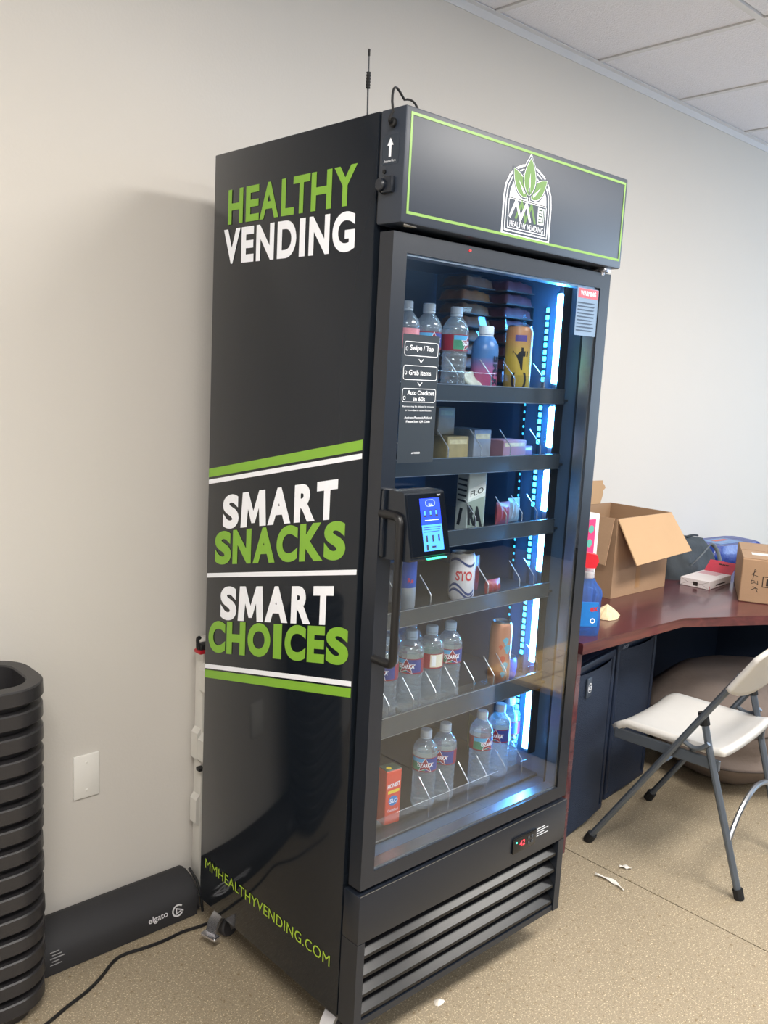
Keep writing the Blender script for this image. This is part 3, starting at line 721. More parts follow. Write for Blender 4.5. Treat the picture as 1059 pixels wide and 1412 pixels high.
# sports drink: blue over pink
def gradient_mat(name, c1, c2, z0, z1, rough=.3):
    m = M(name, c1, rough, var=.02)
    nt = m.node_tree; L = nt.links.new; b = nt.nodes['Principled BSDF']; tc = nt.nodes['Texture Coordinate']
    sx = nt.nodes.new('ShaderNodeSeparateXYZ'); L(tc.outputs['Object'], sx.inputs[0])
    mr = nt.nodes.new('ShaderNodeMapRange'); mr.inputs[1].default_value = z0; mr.inputs[2].default_value = z1; L(sx.outputs[2], mr.inputs[0])
    x = nt.nodes.new('ShaderNodeMix'); x.data_type = 'RGBA'; x.inputs[6].default_value = lin(c2)+(1,); x.inputs[7].default_value = lin(c1)+(1,)
    L(mr.outputs[0], x.inputs[0]); L(x.outputs[2], b.inputs['Base Color']); return m
sd = thing('sports_drink_bottle', 'sports drink bottle fading from blue to pink with a white cap, on the top shelf', 'bottle', (.425, .088, ZSH[0]+.0005), VIEW)
ob('bottle_body', MB().lathe([(.0001, 0), (.025, 0), (.0295, .005), (.0305, .03), (.0300, .085), (.0305, .10), (.0285, .112), (.0225, .124), (.0165, .131), (.0145, .135), (.0001, .135)], 28), gradient_mat('drink_sleeve', '4674ae', 'b85880', .045, .085), sd)
ob('cap', MB().lathe([(.0165, .1345), (.0170, .136), (.0170, .150), (.0155, .153), (.0001, .153)], 24).lathe([(.015, .1295), (.0168, .130), (.0168, .1335), (.015, .1335)], 24), CAPW, sd)
lettering(sd, M('print_navy', '1c2440', .5), 'PRIME', (0, 0, 0), SX, SZ, .078, .0165, .05, 1.15, mapf=lambda a, b: Vector((.0312*cos(R(34)+b/.031), .0312*sin(R(34)+b/.031), .010+(a))))
# cans
def can(name, label, x, y, z, r, h, mat, tw=0):
    t = thing(name, label, 'can', (x, y, z), VIEW+R(tw))
    ob('can_body', MB().lathe([(.0001, .003), (r*.72, .0025), (r*.8, 0), (r*.9, .004), (r, .013), (r, h-.015), (r*.94, h-.007), (r*.86, h-.003)], 28), mat, t)
    ob('lid', MB().lathe([(r*.86, h-.0035), (r*.88, h), (r*.82, h), (r*.80, h-.004), (.0001, h-.004)], 28).box((-.007, -.004, h-.004), (.007, .004, h-.0025), .001, 1), ALU, t)
    return t
def band_on(parent, name, mat, r, a0, a1, z0, z1, lift=.0003):
    return ob(name, MB().lathe([(r+lift, z0), (r+lift, z1)], 14, a0=R(a0), a1=R(a1)), mat, parent, fix=False)
c4 = can('energy_drink_can', 'tall yellow and orange energy drink can with big dark lettering on the top shelf', .535, .082, ZSH[0]+.0005, .031, .162, gradient_mat('can_yellow', 'b87f56', 'c4a846', .09, .14))
for ch, z0, z1 in (('C', .012, .056), ('4', .062, .112)):
    lettering(c4, M('print_black', '14161c', .4), ch, (0, 0, 0), SX, SZ, z1-z0, .036, .008, mapf=lambda a, b, z0=z0: Vector((.0314*cos(R(34)-b/.031), .0314*sin(R(34)-b/.031), z0+a)), res=6)
band_on(c4, 'top_mark', M('print_purple', '5a4a8c', .4), .031, -25, 25, .126, .140)
ck = can('cold_brew_can', 'white can with blue swirls and big red letters on the fourth shelf', .397, .088, ZSH[3]+.0005, .030, .112, M('can_white', 'dcd8da', .3, var=.04), 0)
lettering(ck, M('print_red', 'c8323c', .4), 'STO', (0, 0, 0), SX, SZ, .040, .022, .03, .95, mapf=lambda a, b: Vector((.0306*cos((a-.017)/.030), .0306*sin((a-.017)/.030), .050+b)))
SWL = M('print_dark_blue', '2a3f78', .4)
for zz, am in ((.03, .012), (.02, .010), (.092, .008)):
    lines = [[(-.035+.006*i, zz+am*sin(i*.55)) for i in range(12)]]
    for ln in lines:
        for a, b in zip(ln[:-1], ln[1:]): wrap_poly(ck, 'swirl', SWL, [(a[0], a[1]-.003), (b[0], b[1]-.003), (b[0], b[1]+.003), (a[0], a[1]+.003)], .030, .0004, 1)
oc = can('sparkling_drink_can', 'slim orange can with teal blotches standing alone on the fifth shelf', .552, .085, ZSH[4]+.0005, .027, .160, M('can_orange', 'c98a6c', .28, .3, var=.06), 0)
TEAL = M('print_teal', '5aa6c0', .4, var=.2, scale=80); CORAL = M('print_coral', 'c8583c', .4)
for a, z, s, m in ((20, .115, .010, TEAL), (32, .095, .012, TEAL), (8, .070, .009, CORAL), (22, .052, .012, TEAL), (-5, .10, .006, CORAL), (14, .032, .008, TEAL)):
    wrap_poly(oc, 'blotch', m, [(R(a)*.027+s*cos(t)*(.7+.3*sin(3*t)), z+s*sin(t)) for t in [2*pi*k/9 for k in range(9)]], .027, .0004, 2)
rb = can('slim_energy_can', 'slim blue and silver can half hidden behind the payment terminal on the fourth shelf', .216, .088, ZSH[3]+.0005, .0235, .122, M('can_silver', 'b9c2cc', .3, .4, var=.04))
band_on(rb, 'blue_panel', M('print_blue', '2350b0', .35), .0235, -80, 80, .055, .112)
lettering(rb, M('print_red2', 'd83848', .4), 'Re', (0, 0, 0), SX, SZ, .014, .011, .02, mapf=lambda a, b: Vector((.0243*cos((a+.004)/.0235), .0243*sin((a+.004)/.0235), .066+b)))
bc = can('small_blue_can', 'short blue can low beside the light tube on the fifth shelf', .612, .105, ZSH[4]+.0005, .022, .055, M('can_blue', '3d62c8', .3, var=.1))
# cartons
def carton(name, label, x, y, z, sx, sy_, h, mat, rz=0, cat='carton', bev=.0015):
    t = thing(name, label, cat, (x, y, z), rz)
    ob('carton_body', MB().box((-sx/2, -sy_/2, 0), (sx/2, sy_/2, h), bev, 1), mat, t); return t
fc = carton('drink_carton', 'narrow white carton with black slanted lettering standing on the third shelf', .410, .088, ZSH[2]+.0005, .048, .048, .138, M('carton_white', 'cfd9d6', .5, var=.04), R(-14))
PK = M('print_black2', '16191c', .5)
fo = Vector((-.024, -.0244, 0))
plate(fc, 'grey_panel', M('carton_grey', '8f9d94', .5), [(.002, .012), (.046, .012), (.046, .085), (.002, .072)], (-.024, -.0241, 0), FU, FV)
plate(fc, 'white_band', M('carton_light', 'e4e8e4', .5), [(.002, .076), (.046, .096), (.046, .118), (.002, .10)], (-.024, -.0241, 0), FU, FV)
lettering(fc, PK, 'FLO', fo+Vector((.006, -.0003, .083)), Vector((.94, 0, .3)), FV, .036, .013, .0)
lettering(fc, PK, 'RA', fo+Vector((.003, -.0003, .020)), Vector((1, 0, -.15)), Vector((-.1, 0, 1)), .040, .046, .06)
lettering(fc, PK, 'ICE', fo+Vector((.026, -.0003, .003)), FU, FV, .016, .007, .02)
for k in range(5): plate(fc, 'side_print', PK, [(.006, .07+k*.012), (.042, .07+k*.012), (.042, .0745+k*.012), (.006, .0745+k*.012)], (-.0242, .024, 0), LU, LV)
plate(fc, 'side_print', PK, [(.008, .015), (.02, .015), (.03, .055), (.018, .055)], (-.0242, .024, 0), LU, LV)
jb = carton('juice_box', 'small orange-red juice box at the left end of the bottom shelf', .197, .083, ZSH[5]+.0005, .042, .032, .125, M('carton_orange_red', 'd8503c', .45, var=.06), R(-6))
ob('foil_top', MB().box((-.0205, -.0155, .1255), (.0205, .0155, .1275), .0005, 1), M('foil_green', '55665c', .3, .5, var=.3, scale=90), jb)
ob('straw_seal', MB().cyl(.006, .1275, .1283, (-.008, -.005, 0), 12), M('yellow_print', 'e8c83c', .5), jb)
lettering(jb, WHITE, 'HONEST', (-.017, -.0166, .085), Vector((1, 0, .1)), FV, .034, .010, .02)
plate(jb, 'yellow_word', M('yellow_print', 'e8c83c', .5), [(.006, .072), (.037, .074), (.037, .081), (.006, .079)], (-.021, -.0162, 0), FU, FV)
plate(jb, 'blue_drop', M('blue_print', '3c7fc0', .5), [(.008+.013*(1+cos(t)), .055+.012*sin(t)) for t in [2*pi*k/12 for k in range(12)]], (-.021, -.0162, 0), FU, FV)
lettering(jb, WHITE, '5LO', (-.010, -.0170, .050), FU, FV, .022, .010, .03)
lettering(jb, WHITE, 'Certified', (-.014, -.0164, .030), FU, FV, .028, .006, .0)
YEL = M('box_straw', '9c8d62', .6, var=.25, scale=60); PNK = M('box_mauve', '94707c', .6, var=.15, scale=40); CRM = M('box_cream', 'a79b84', .6, var=.15, scale=50)
s2 = ZSH[1]+.0005
for nm, lab, x, y, z, sx, sy_, h, mt in (
    ('snack_box', 'straw-coloured snack box on the second shelf, rear upper one beside the decal', .375, .17, s2+.0605, .055, .05, .062, CRM),
    ('snack_box', 'straw-coloured snack box on the second shelf, under another box beside the decal', .375, .15, s2, .07, .09, .060, YEL),
    ('snack_box', 'blue-printed snack box in the middle of the second shelf', .457, .15, s2, .06, .09, .075, M('box_blue_straw', '7f8794', .6, var=.4, scale=50)),
    ('snack_box', 'mauve snack box with a cream top edge on the second shelf', .545, .11, s2, .085, .06, .052, PNK),
    ('snack_box', 'dark plum snack box at the right end of the second shelf by the light tube', .615, .125, s2, .035, .06, .036, M('box_plum', '6e4a5c', .6, var=.3, scale=70))):
    t = carton(nm, lab, x, y, z, sx, sy_, h, mt, cat='box'); t['group'] = 'snack boxes on the second shelf'
    plate(t, 'printed_panel', M('box_panel', 'c0b48c', .6, var=.4, scale=90), [(.006, h*.72), (sx-.006, h*.72), (sx-.006, h*.88), (.006, h*.88)], (-sx/2, -sy_/2-.0001, 0), FU, FV)
# flexible bags
def pouch(name, label, x, y, z, wd, h, dp, mat, rz=0, tilt=0, grp=None):
    def fn(u, v):
        s = sin(pi*v)**.5*sin(pi*min(max(.02+.96*v, 0), 1))**.2
        a = 2*pi*u
        return Vector((wd/2*cos(a)*(1-.06*sin(pi*v)), dp/2*sin(a)*s+.002*sin(9*a)*s, h*v))
    t = tag(ob(name, MB().grid(fn, 20, 10, True), mat, None, (x, y, z), (tilt, 0, rz)), label, 'snack bag', grp)
    return t
pouch('snack_bag', 'small red and cream snack bag at the right end of the third shelf', .565, .12, ZSH[2]+.001, .05, .055, .022, M('bag_red', '9c4a52', .35, var=.5, scale=50))
pouch('snack_bag', 'small tan and mauve snack bag on the third shelf by the light tube', .618, .13, ZSH[2]+.001, .045, .06, .02, M('bag_tan', 'a08a7a', .35, var=.5, scale=60))
pouch('snack_bag', 'red snack bag standing right of the white can on the fourth shelf', .475, .13, ZSH[3]+.001, .06, .085, .025, M('bag_deep_red', '8e2b38', .35, var=.3, scale=40))
pouch('snack_bag', 'low red snack bag lying in front on the fourth shelf beside the white can', .505, .085, ZSH[3]+.001, .05, .035, .03, M('bag_wine', '9c3c44', .35, var=.4, scale=60))
pouch('snack_bag', 'tan snack bag at the left end of the fourth shelf below the payment terminal', .235, .15, ZSH[3]+.001, .07, .075, .03, M('bag_brown', '7d7f8a', .35, var=.5, scale=50))
pouch('snack_bag', 'dark snack bag with yellow stripe in the right corner of the bottom shelf', .625, .21, ZSH[5]+.001, .05, .10, .025, M('bag_navy_yellow', '5f6f55', .4, var=.8, scale=30), R(80))
# pastry packs: clear clamshell over brown pastry, two stacks on the top shelf
CLAM = pane_glass('clamshell_clear', (.95, .95, .95), 1.3)
def pack_mesh():
    t = thing('pastry_pack', 'x', 'snack pack')
    def lump(u, v):
        x, y = (u-.5)*.102, (v-.5)*.077
        e = min(1, 7*min(u, 1-u), 7*min(v, 1-v))
        return Vector((x, y, .003+.0245*e**.3*(.90+.08*sin(u*14)*sin(v*9+1)+.03*sin(u*31+v*17))))
    ob('pastry', MB().grid(lump, 18, 14), M('pastry_brown', '6e4020', .5, var=.45, scale=55), t, fix=False)
    sh = MB(); sh.box((-.053, -.041, 0), (.053, .041, .0025), .001, 1)
    sh.prism([(-.05, -.038, .0025), (.05, -.038, .0025), (.046, -.034, .027), (-.046, -.034, .027)], (0, 0, 0), True) if 0 else None
    ob('tray', sh, M('tray_brown', '4a3a34', .4, var=.2), t)
    cv = MB()
    b = [cv.bm.verts.new(p) for p in ((-.052, -.04, .003), (.052, -.04, .003), (.052, .04, .003), (-.052, .04, .003))]
    c = [cv.bm.verts.new(p) for p in ((-.047, -.035, .028), (.047, -.035, .028), (.047, .035, .028), (-.047, .035, .028))]
    for i in range(4): cv.bm.faces.new((b[i], b[(i+1) % 4], c[(i+1) % 4], c[i]))
    cv.bm.faces.new(c); ob('clear_cover', cv, CLAM, t)
    return t
P0 = pack_mesh()
ordn = ['lowest', 'second from bottom', 'third from bottom', 'fourth from bottom', 'fifth from bottom', 'sixth from bottom', 'seventh from bottom', 'eighth from bottom', 'topmost']
PURP = M('pastry_purple', '5c3038', .5, var=.4, scale=55); ORG = M('pastry_orange', '8a4c1c', .5, var=.4, scale=55)
first = True
for st, (x, y, n, nm) in enumerate(((.478, .205, 9, 'left brown stack on the top shelf'), (.600, .175, 9, 'right purplish stack on the top shelf'))):
    for k in range(n):
        o = P0 if first else dup(P0); first = False
        o.location = (x+random.uniform(-.006, .006), y+random.uniform(-.006, .006), ZSH[0]+.001+k*.0305)
        if st: o.location.x = min(o.location.x, .601)
        o.rotation_euler = (0, 0, random.uniform(-.05, .05) if st == 0 else 0)
        o['label'] = 'pastry pack, %s of the %s' % (ordn[k], nm); o['group'] = 'pastry packs on the top shelf'
        m = PURP if st else (ORG if k % 3 == 1 else None)
        if m:
            for c in kids(o):
                if c.name.startswith('pastry'): c.data = c.data.copy(); c.data.materials[0] = m
sa = thing('snack_packet', 'small white and green packet lying slanted between the top-shelf water bottle and sports drink', 'packet', (.372, .075, ZSH[0]+.002), R(15))
ob('packet_body', MB().grid(lambda u, v: Vector(((u-.5)*.055, (v-.5)*.05*.6, .012+.035*v+.004*sin(u*9)*sin(v*7))), 10, 8), M('packet_white', 'd2d4c4', .4, var=.3, scale=70), sa, solid=.008)
ob('packet_base', MB().box((-.02, -.008, 0), (.02, .014, .016), .003), M('packet_mauve', '6f5a6a', .4), sa)

# ================================================================== BEHIND THE MACHINE
ft = thing('folded_plastic_table', 'white folded plastic table standing upright between the wall and the vending machine', 'table')
WPL = M('white_plastic', 'dcdad4', .45, var=.03)
tb = MB().box((.074, .668, .004), (.62, .708, .725), .006)
ob('tabletop', tb, WPL, ft)
for z0, z1, dx in ((.40, .47, .012), (.22, .285, .012)): ob('edge_rib', MB().prism([(.076-dx, .672, z0), (.076, .672, z0-.012), (.076, .672, z1+.016), (.076-dx, .672, z1)], (0, .03, 0)), WPL, ft)
for z in (.595, .405): ob('folding_foot', MB().prism([(.062, .628, z), (.078, .628, z-.02), (.078, .628, z+.07), (.062, .628, z+.055)], (0, .039, 0)), WPL, ft)
ob('latch', MB().box((.05, .64, .70), (.09, .667, .722), .003).tube(arc((.058, .66, .735), (.04, .65, .745), (.052, .65, .705), 6), .005, 6), M('latch_black', '1c1c1e', .5), ft)
ob('red_latch', MB().box((.045, .636, .698), (.08, .6665, .708), .003), M('latch_red', 'b3202c', .4), ft)
ob('catch', MB().box((.058, .65, .375), (.074, .667, .385), .002), M('latch_black', '1c1c1e', .5), ft)
# long black fabric case along the wall
tube = thing('screen_case', 'long black case with white logo lying along the wall beside the vending machine', 'case', (0, 0, 0))
prof = [(.612, .002), (.6095, .02), (.610, .045), (.616, .062), (.636, .082), (.660, .095), (.688, .101), (.706, .096), (.716, .084), (.716, .004), (.712, .001), (.617, .0005)]
mb = MB(); mb.prism([(-.95, y, z) for y, z in prof], (.995, 0, 0))
bmesh.ops.bevel(mb.bm, geom=[e for e in mb.bm.edges if all(abs(v.co.x-.045) < 1e-4 for v in e.verts)], offset=.008, segments=2, affect='EDGES')
ob('case_body', mb, M('black_fabric', '2c2c2f', .7, var=.1, scale=8, bump=.04, bscale=400), tube)
LW = M('logo_white', 'dcdce0', .5)
TV = Vector((0, .09, 1)).normalized()
lettering(tube, LW, 'elgato', (-.103, .6079, .026), Vector((1, 0, .03)), TV, .053, .021, .012)
gl = MB()
lgO = Vector((-.022, .6078, .038))
for a0, a1 in ((40, 330),):
    P = []
    for k in range(15):
        a = R(a0+(a1-a0)*k/14); P.append((.0165*cos(a), .0165*sin(a)))
    for k in range(14, -1, -1):
        a = R(a0+(a1-a0)*k/14); P.append((.0125*cos(a), .0125*sin(a)))
    for i in range(14):
        q = [P[i], P[i+1], P[28-i], P[29-i]]
        gl.prism([lgO+SX*x+TV*z for x, z in q], (0, -.0006, 0))
ob('logo', gl, LW, tube)
strokes(tube, 'logo', LW, [[(.012, -.002), (-.004, .006), (-.004, -.008), (.012, -.002)], [(.012, -.002), (.0155, -.006)]], .003, lgO+Vector((0, -.0003, 0)), SX, TV)
for k in range(5): ob('print_mark', MB().box((-.352+.0045*(k % 2), .6092, .060-.008*k), (-.330+.006*(k % 3), .6104, .062-.008*k)), M('print_grey', '9a9a9c', .5), tube)
ob('strap', MB().tube([(.047, .672, .1), (.051, .640, .08), (.051, .618, .05), (.05, .606, .008)], .0035, 6), M('strap_black', '141416', .7), tube)
# power cord from the machine across the floor
cp = [(.25, .575, .004), (.10, .56, .004), (.02, .557, .004), (-.03, .568, .004), (-.078, .563, .004), (-.134, .567, .004), (-.186, .578, .004), (-.218, .569, .004), (-.263, .533, .004), (-.31, .507, .004), (-.364, .49, .004), (-.41, .468, .004), (-.50, .44, .004)]
def smooth(P, k=3):
    P = [Vector(p) for p in P]
    for _ in range(k):
        Q = [P[0]]
        for a, b in zip(P[:-1], P[1:]): Q += [a*.75+b*.25, a*.25+b*.75]
        P = Q+[P[-1]]
    return P
tag(ob('power_cord', MB().tube(smooth(cp), .004, 8), M('cord_black', '161618', .4)), 'black power cord curving over the floor from the rear wheel to the crates', 'cord')

# ================================================================== STACK OF BLACK CRATES
PLAST = M('black_plastic', '2b2a2c', .38, var=.08, scale=30, bump=.05, bscale=250)
def ring_sweep(mb, x0, y0, x1, y1, prof, r, n=5):
    """rounded-rectangle wall: prof = (inset, z) list"""
    rings = []
    for ins, z in prof:
        rings.append([(a, b, z) for a, b in rrect(x0+ins, y0+ins, x1-ins, y1-ins, max(r-ins, .004), n)])
    V = [[mb.bm.verts.new(p) for p in rg] for rg in rings]; k = len(V[0])
    for i in range(len(V)-1):
        for j in range(k): mb.bm.faces.new((V[i][j], V[i][(j+1) % k], V[i+1][(j+1) % k], V[i+1][j]))
    return V
def crate_mesh():
    t = thing('stacking_crate', 'x', 'crate', group='black stacking crates left of the machine')
    mb = MB()
    ring_sweep(mb, -.42, -.225, 0, 0, [(.03, -.045), (.022, -.004), (.002, -.0035), (0, -.001), (.001, .026), (.004, .029), (.032, .029), (.035, .026), (.040, -.045)], .085, 9)
    ob('crate_rim', mb, PLAST, t)
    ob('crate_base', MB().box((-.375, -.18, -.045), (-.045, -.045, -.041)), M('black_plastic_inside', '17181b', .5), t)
    return t
K0 = crate_mesh()
N = 22; pitch = .0493; ztop = .757
words = ['topmost', 'second', 'third', 'fourth', 'fifth', 'sixth', 'seventh', 'eighth', 'ninth', 'tenth', 'eleventh', 'twelfth', 'thirteenth', 'fourteenth', 'fifteenth', 'sixteenth', 'seventeenth', 'eighteenth', 'nineteenth', 'twentieth', 'twenty-first']
k = 0; z = ztop
while z > .045:
    o = K0 if k == 0 else dup(K0)
    o.location = (-.386+.0006*random.uniform(-2, 2), .708+.001*random.uniform(-2, 2), z-.029); o.rotation_euler = (0, 0, 0)
    o['label'] = 'black plastic crate in the stack at the left, %s from the top' % words[k] if k else 'topmost black plastic crate of the stack at the left, open and empty'
    k += 1; z -= pitch
ob('handle_bar', MB().box((-.36, -.030, .0292), (-.06, -.010, .031), .0005, 1), PLAST, K0)

# ================================================================== DESK
MAHOG = wood_mat('mahogany_laminate', '5f2f33', '44222a', .26)
dk = thing('corner_desk', 'mahogany laminate corner desk along the back wall, right of the vending machine', 'desk')
out = [(1.03, .165), (1.578, .152), (1.863, .002), (2.3, -.225), (3.0, -.25), (3.0, .715), (1.03, .715)]
mb = MB(); mb.prism([(x, y, .648) for x, y in out], (0, 0, .032))
bmesh.ops.bevel(mb.bm, geom=[e for e in mb.bm.edges if abs(e.verts[0].co.z-.68) < 1e-4 and abs(e.verts[1].co.z-.68) < 1e-4], offset=.004, segments=2, affect='EDGES')
ob('desktop', mb, MAHOG, dk)
ob('end_panel', MB().box((1.052, .195, 0), (1.076, .70, .648), .002, 1), MAHOG, dk)
ob('back_panel', MB().box((1.076, .69, .12), (2.97, .708, .648)), M('panel_haze_navy', '2a3c58', .6), dk)  # haze under the desk is put into the navy panel colour
ob('end_panel', MB().box((2.97, -.2, 0), (2.995, .70, .648), .002, 1), M('panel_haze_navy'), dk)
# speakers under the desk
MESH_ = rib_mat('speaker_grille', '14233a', 420, rough=.6); SPK = M('speaker_haze_navy', '15233a', .5, var=.1, scale=20)  # blue haze over the black speakers is put into this navy
def speaker(label, loc, rz, wd, dp, h, logo):
    t = thing('loudspeaker', label, 'speaker', loc, rz, 'loudspeakers under the desk')
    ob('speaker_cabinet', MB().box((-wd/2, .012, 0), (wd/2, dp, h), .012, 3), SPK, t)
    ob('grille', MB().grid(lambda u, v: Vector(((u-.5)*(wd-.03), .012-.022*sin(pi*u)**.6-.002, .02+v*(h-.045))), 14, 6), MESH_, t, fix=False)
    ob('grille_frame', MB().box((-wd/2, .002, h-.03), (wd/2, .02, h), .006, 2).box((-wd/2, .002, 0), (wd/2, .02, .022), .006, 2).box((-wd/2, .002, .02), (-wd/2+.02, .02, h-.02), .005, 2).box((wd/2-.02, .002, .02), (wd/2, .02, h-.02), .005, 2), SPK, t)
    if logo:
        ob('badge', MB().box((-.088, -.014, h-.105), (-.052, -.006, h-.04), .004, 2), M('badge_grey', '3c4654', .35), t)
        ring(t, 'badge_ring', LW, -.085, h-.088, -.055, h-.058, .015, .0018, (0, -.0145, 0), FU, FV)
        lettering(t, WHITE, 'RCF', (-.0825, -.0152, h-.079), FU, FV, .025, .012, .02)
    else:
        lettering(t, M('logo_dim', '8a94a6', .5), 'RCF', (-.13, -.0035, h-.022), FU, FV, .04, .012, .02)
    return t
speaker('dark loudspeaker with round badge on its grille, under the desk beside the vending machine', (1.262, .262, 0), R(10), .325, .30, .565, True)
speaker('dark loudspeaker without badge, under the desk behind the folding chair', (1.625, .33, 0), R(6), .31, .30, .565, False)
# bean bag
def beanbag():
    t = thing('bean_bag', 'brown suede bean bag slumped on the floor under the desk behind the chair', 'bean bag', (2.175, .19, 0))
    def fn(u, v):
        a = 2*pi*u; ph = v*pi
        r = .36*(sin(ph)**.62)*(1+.035*sin(5*a+2)+.02*sin(9*a+6*v))
        z = .185-.185*cos(ph)*1.0
        z = .185*(1-cos(ph))+(.02*sin(3*a+1)+.025*sin(7*v*2+a))*sin(ph)
        # horizontal sagging folds
        r *= 1+.05*sin(v*22)*sin(ph)
        return Vector((r*cos(a)*1.05, r*sin(a), max(z*1.02, .001)))
    ob('bag_cover', MB().grid(fn, 40, 26, True), M('suede_brown', '7b6f68', .9, var=.15, scale=9, bump=.4, bscale=25), t, sharp=80)
    for v0 in (.38, .62):
        pts = []
        for k in range(41):
            p = fn((k % 40)/40, v0); d = Vector((p.x, p.y, 0)).normalized(); pts.append(p+d*.001)
        ob('seam', MB().tube(pts[:-1], .003, 5, True), M('seam_brown', '4a423e', .9), t)
beanbag()

# ------------------------------------------------------------------ folding chair
ch = thing('folding_chair', 'white plastic folding chair with grey metal frame, drawn up to the desk', 'chair', (1.4225, -.012, 0), R(4.9))
FRM = M('grey_frame', '5c646e', .38, .35, var=.06, scale=40); CWH = M('chair_white', 'cac8c4', .5, var=.03, bump=.03, bscale=300)
def fy(z): return .23-.632*z                                     # front leg line, local y for height z
for s in (-1, 1):
    x = s*.208
    ob('front_leg', MB().tube([(x, fy(.012), .012), (x, fy(.4), .4), (x, fy(.655), .655)], .0135, 10, flat=.72), FRM, ch)
    ob('foot_cap', MB().tube([(x, fy(.0)-.004, .002), (x, fy(.03), .03)], .0155, 10), DKGAP, ch)
    x2 = s*.188
    ob('rear_leg', MB().tube([(x2, -.086, .51), (x2, -.112, .42), (x2*.92, -.236, .012)], .0125, 10, flat=.8), FRM, ch)
    ob('foot_cap', MB().tube([(x2*.92, -.240, .002), (x2*.92, -.231, .03)], .0145, 10), DKGAP, ch)
    ob('leg_cap', MB().tube([(x2, -.0945, .480), (x2, -.084, .517)], .0145, 10), DKGAP, ch)
    ob('link_arm', MB().tube(arc((s*.205, fy(.425), .425), (s*.205, -.085, .392), (s*.203, -.116, .435), 8), .007, 8), FRM, ch)
    for p in ((s*.214, fy(.425), .425), (s*.214, fy(.40), .40)): ob('rivet', MB().cyl(.006, -.004*s, .004*s, p, 10, 'x'), CHROME, ch)
    ob('seat_rail', MB().box((s*.172, -.145, .352), (s*.182, .185, .386), .003, 1), FRM, ch)
ob('rear_brace', MB().tube(arc((-.176, -.194, .165), (-.13, -.20, .27), (0, -.195, .272), 8)+arc((0, -.195, .272), (.13, -.20, .27), (.176, -.194, .165), 8)[1:], .008, 8), M('brace_steel', 'a4a8ae', .3, .9, var=.05), ch)
ob('front_brace', MB().tube(arc((-.198, .10, .20), (-.15, .09, .262), (0, .08, .265), 8)+arc((0, .08, .265), (.15, .09, .262), (.198, .10, .20), 8)[1:], .007, 8), FRM, ch)
def seat(u, v):
    x = (u-.5)*.365; y = -.155+v*.345
    z = .398+.010*(abs(u-.5)*2)**3-.012*sin(pi*u)*sin(pi*v)
    if v > .85: z -= .030*((v-.85)/.15)**2
    if v < .08: z += .006*(1-v/.08)
    ins = (max(0, v-.9)/.1)**2*.03
    return Vector((x*(1-ins), y, z))
ob('seat', MB().grid(seat, 18, 22), CWH, ch, solid=.022)
slot = [(u, v) for u in range(24) for v in range(12)]
bk = MB(); nu, nv = 28, 14
def back(u, v):
    x = (u-.5)*.500; e = abs(u-.5)*2
    zb_ = .570+.048*e**2.4; zt_ = .808-.085*e**3
    z = zb_+(zt_-zb_)*v
    y = fy(z)-.010-.030*(1-e*e)
    return Vector((x, y+.004, z))
G = [[bk.bm.verts.new(back(i/nu, j/nv)) for j in range(nv+1)] for i in range(nu+1)]
for i in range(nu):
    for j in range(nv):
        uu = (i+.5)/nu; vv = (j+.5)/nv
        if j in (8, 9) and (5 <= i <= 10 or 17 <= i <= 22): continue  # two hand slots
        bk.bm.faces.new((G[i][j], G[i+1][j], G[i+1][j+1], G[i][j+1]))
ob('backrest', bk, CWH, ch, solid=.014)

# ================================================================== ON THE DESK
ZD = .6805
def panel(p0, p1, p2, p3, th):
    P = [Vector(p) for p in (p0, p1, p2, p3)]; n = (P[1]-P[0]).cross(P[3]-P[0]).normalized()
    return MB().prism(P, n*th)
bb = thing('open_cardboard_box', 'large open cardboard box with its flaps folded out on the desk', 'box', (1.58, .434, ZD))
w_, dp_, h_ = .366, .268, .286
ob('front_wall', MB().box((0, 0, 0), (w_, .004, h_)), CARD, bb); ob('rear_wall', MB().box((0, dp_-.004, 0), (w_, dp_, h_)), CARD, bb)
ob('side_wall', MB().box((0, .004, 0), (.004, dp_-.004, h_)), CARD, bb); ob('side_wall', MB().box((w_-.004, .004, 0), (w_, dp_-.004, h_)), CARD, bb)
ob('box_bottom', MB().box((.004, .004, 0), (w_-.004, dp_-.004, .004)), CARDIN, bb)
FLAP = M('cardboard_flap_inside', 'bb9872', .85, var=.05, scale=10)
ob('front_flap', panel((.004, -.001, h_), (w_-.004, -.001, h_), (w_-.002, -.097, h_-.130), (0, -.093, h_-.148), .004), FLAP, bb)
ob('left_flap', panel((-.001, .01, h_), (-.001, dp_-.01, h_), (-.048, dp_-.03, h_-.155), (-.05, .0, h_-.160), .004), CARD, bb)
ob('rear_flap', MB().prism([(.02, dp_-.006, h_+.001), (.285, dp_-.006, h_+.001), (.300, dp_-.006, h_+.04), (.297, dp_-.006, h_+.052), (.312, dp_-.006, h_+.062), (.305, dp_-.006, h_+.072), (.292, dp_-.006, h_+.078), (.290, dp_-.006, h_+.092), (.02, dp_-.006, h_+.096)], (0, .004, 0)), FLAP, bb)
ob('packing_tape', MB().box((w_*.42, -.0006, .02), (w_*.5, 0, h_-.004)), M('tape_brown', 'a8835e', .35, var=.05), bb)
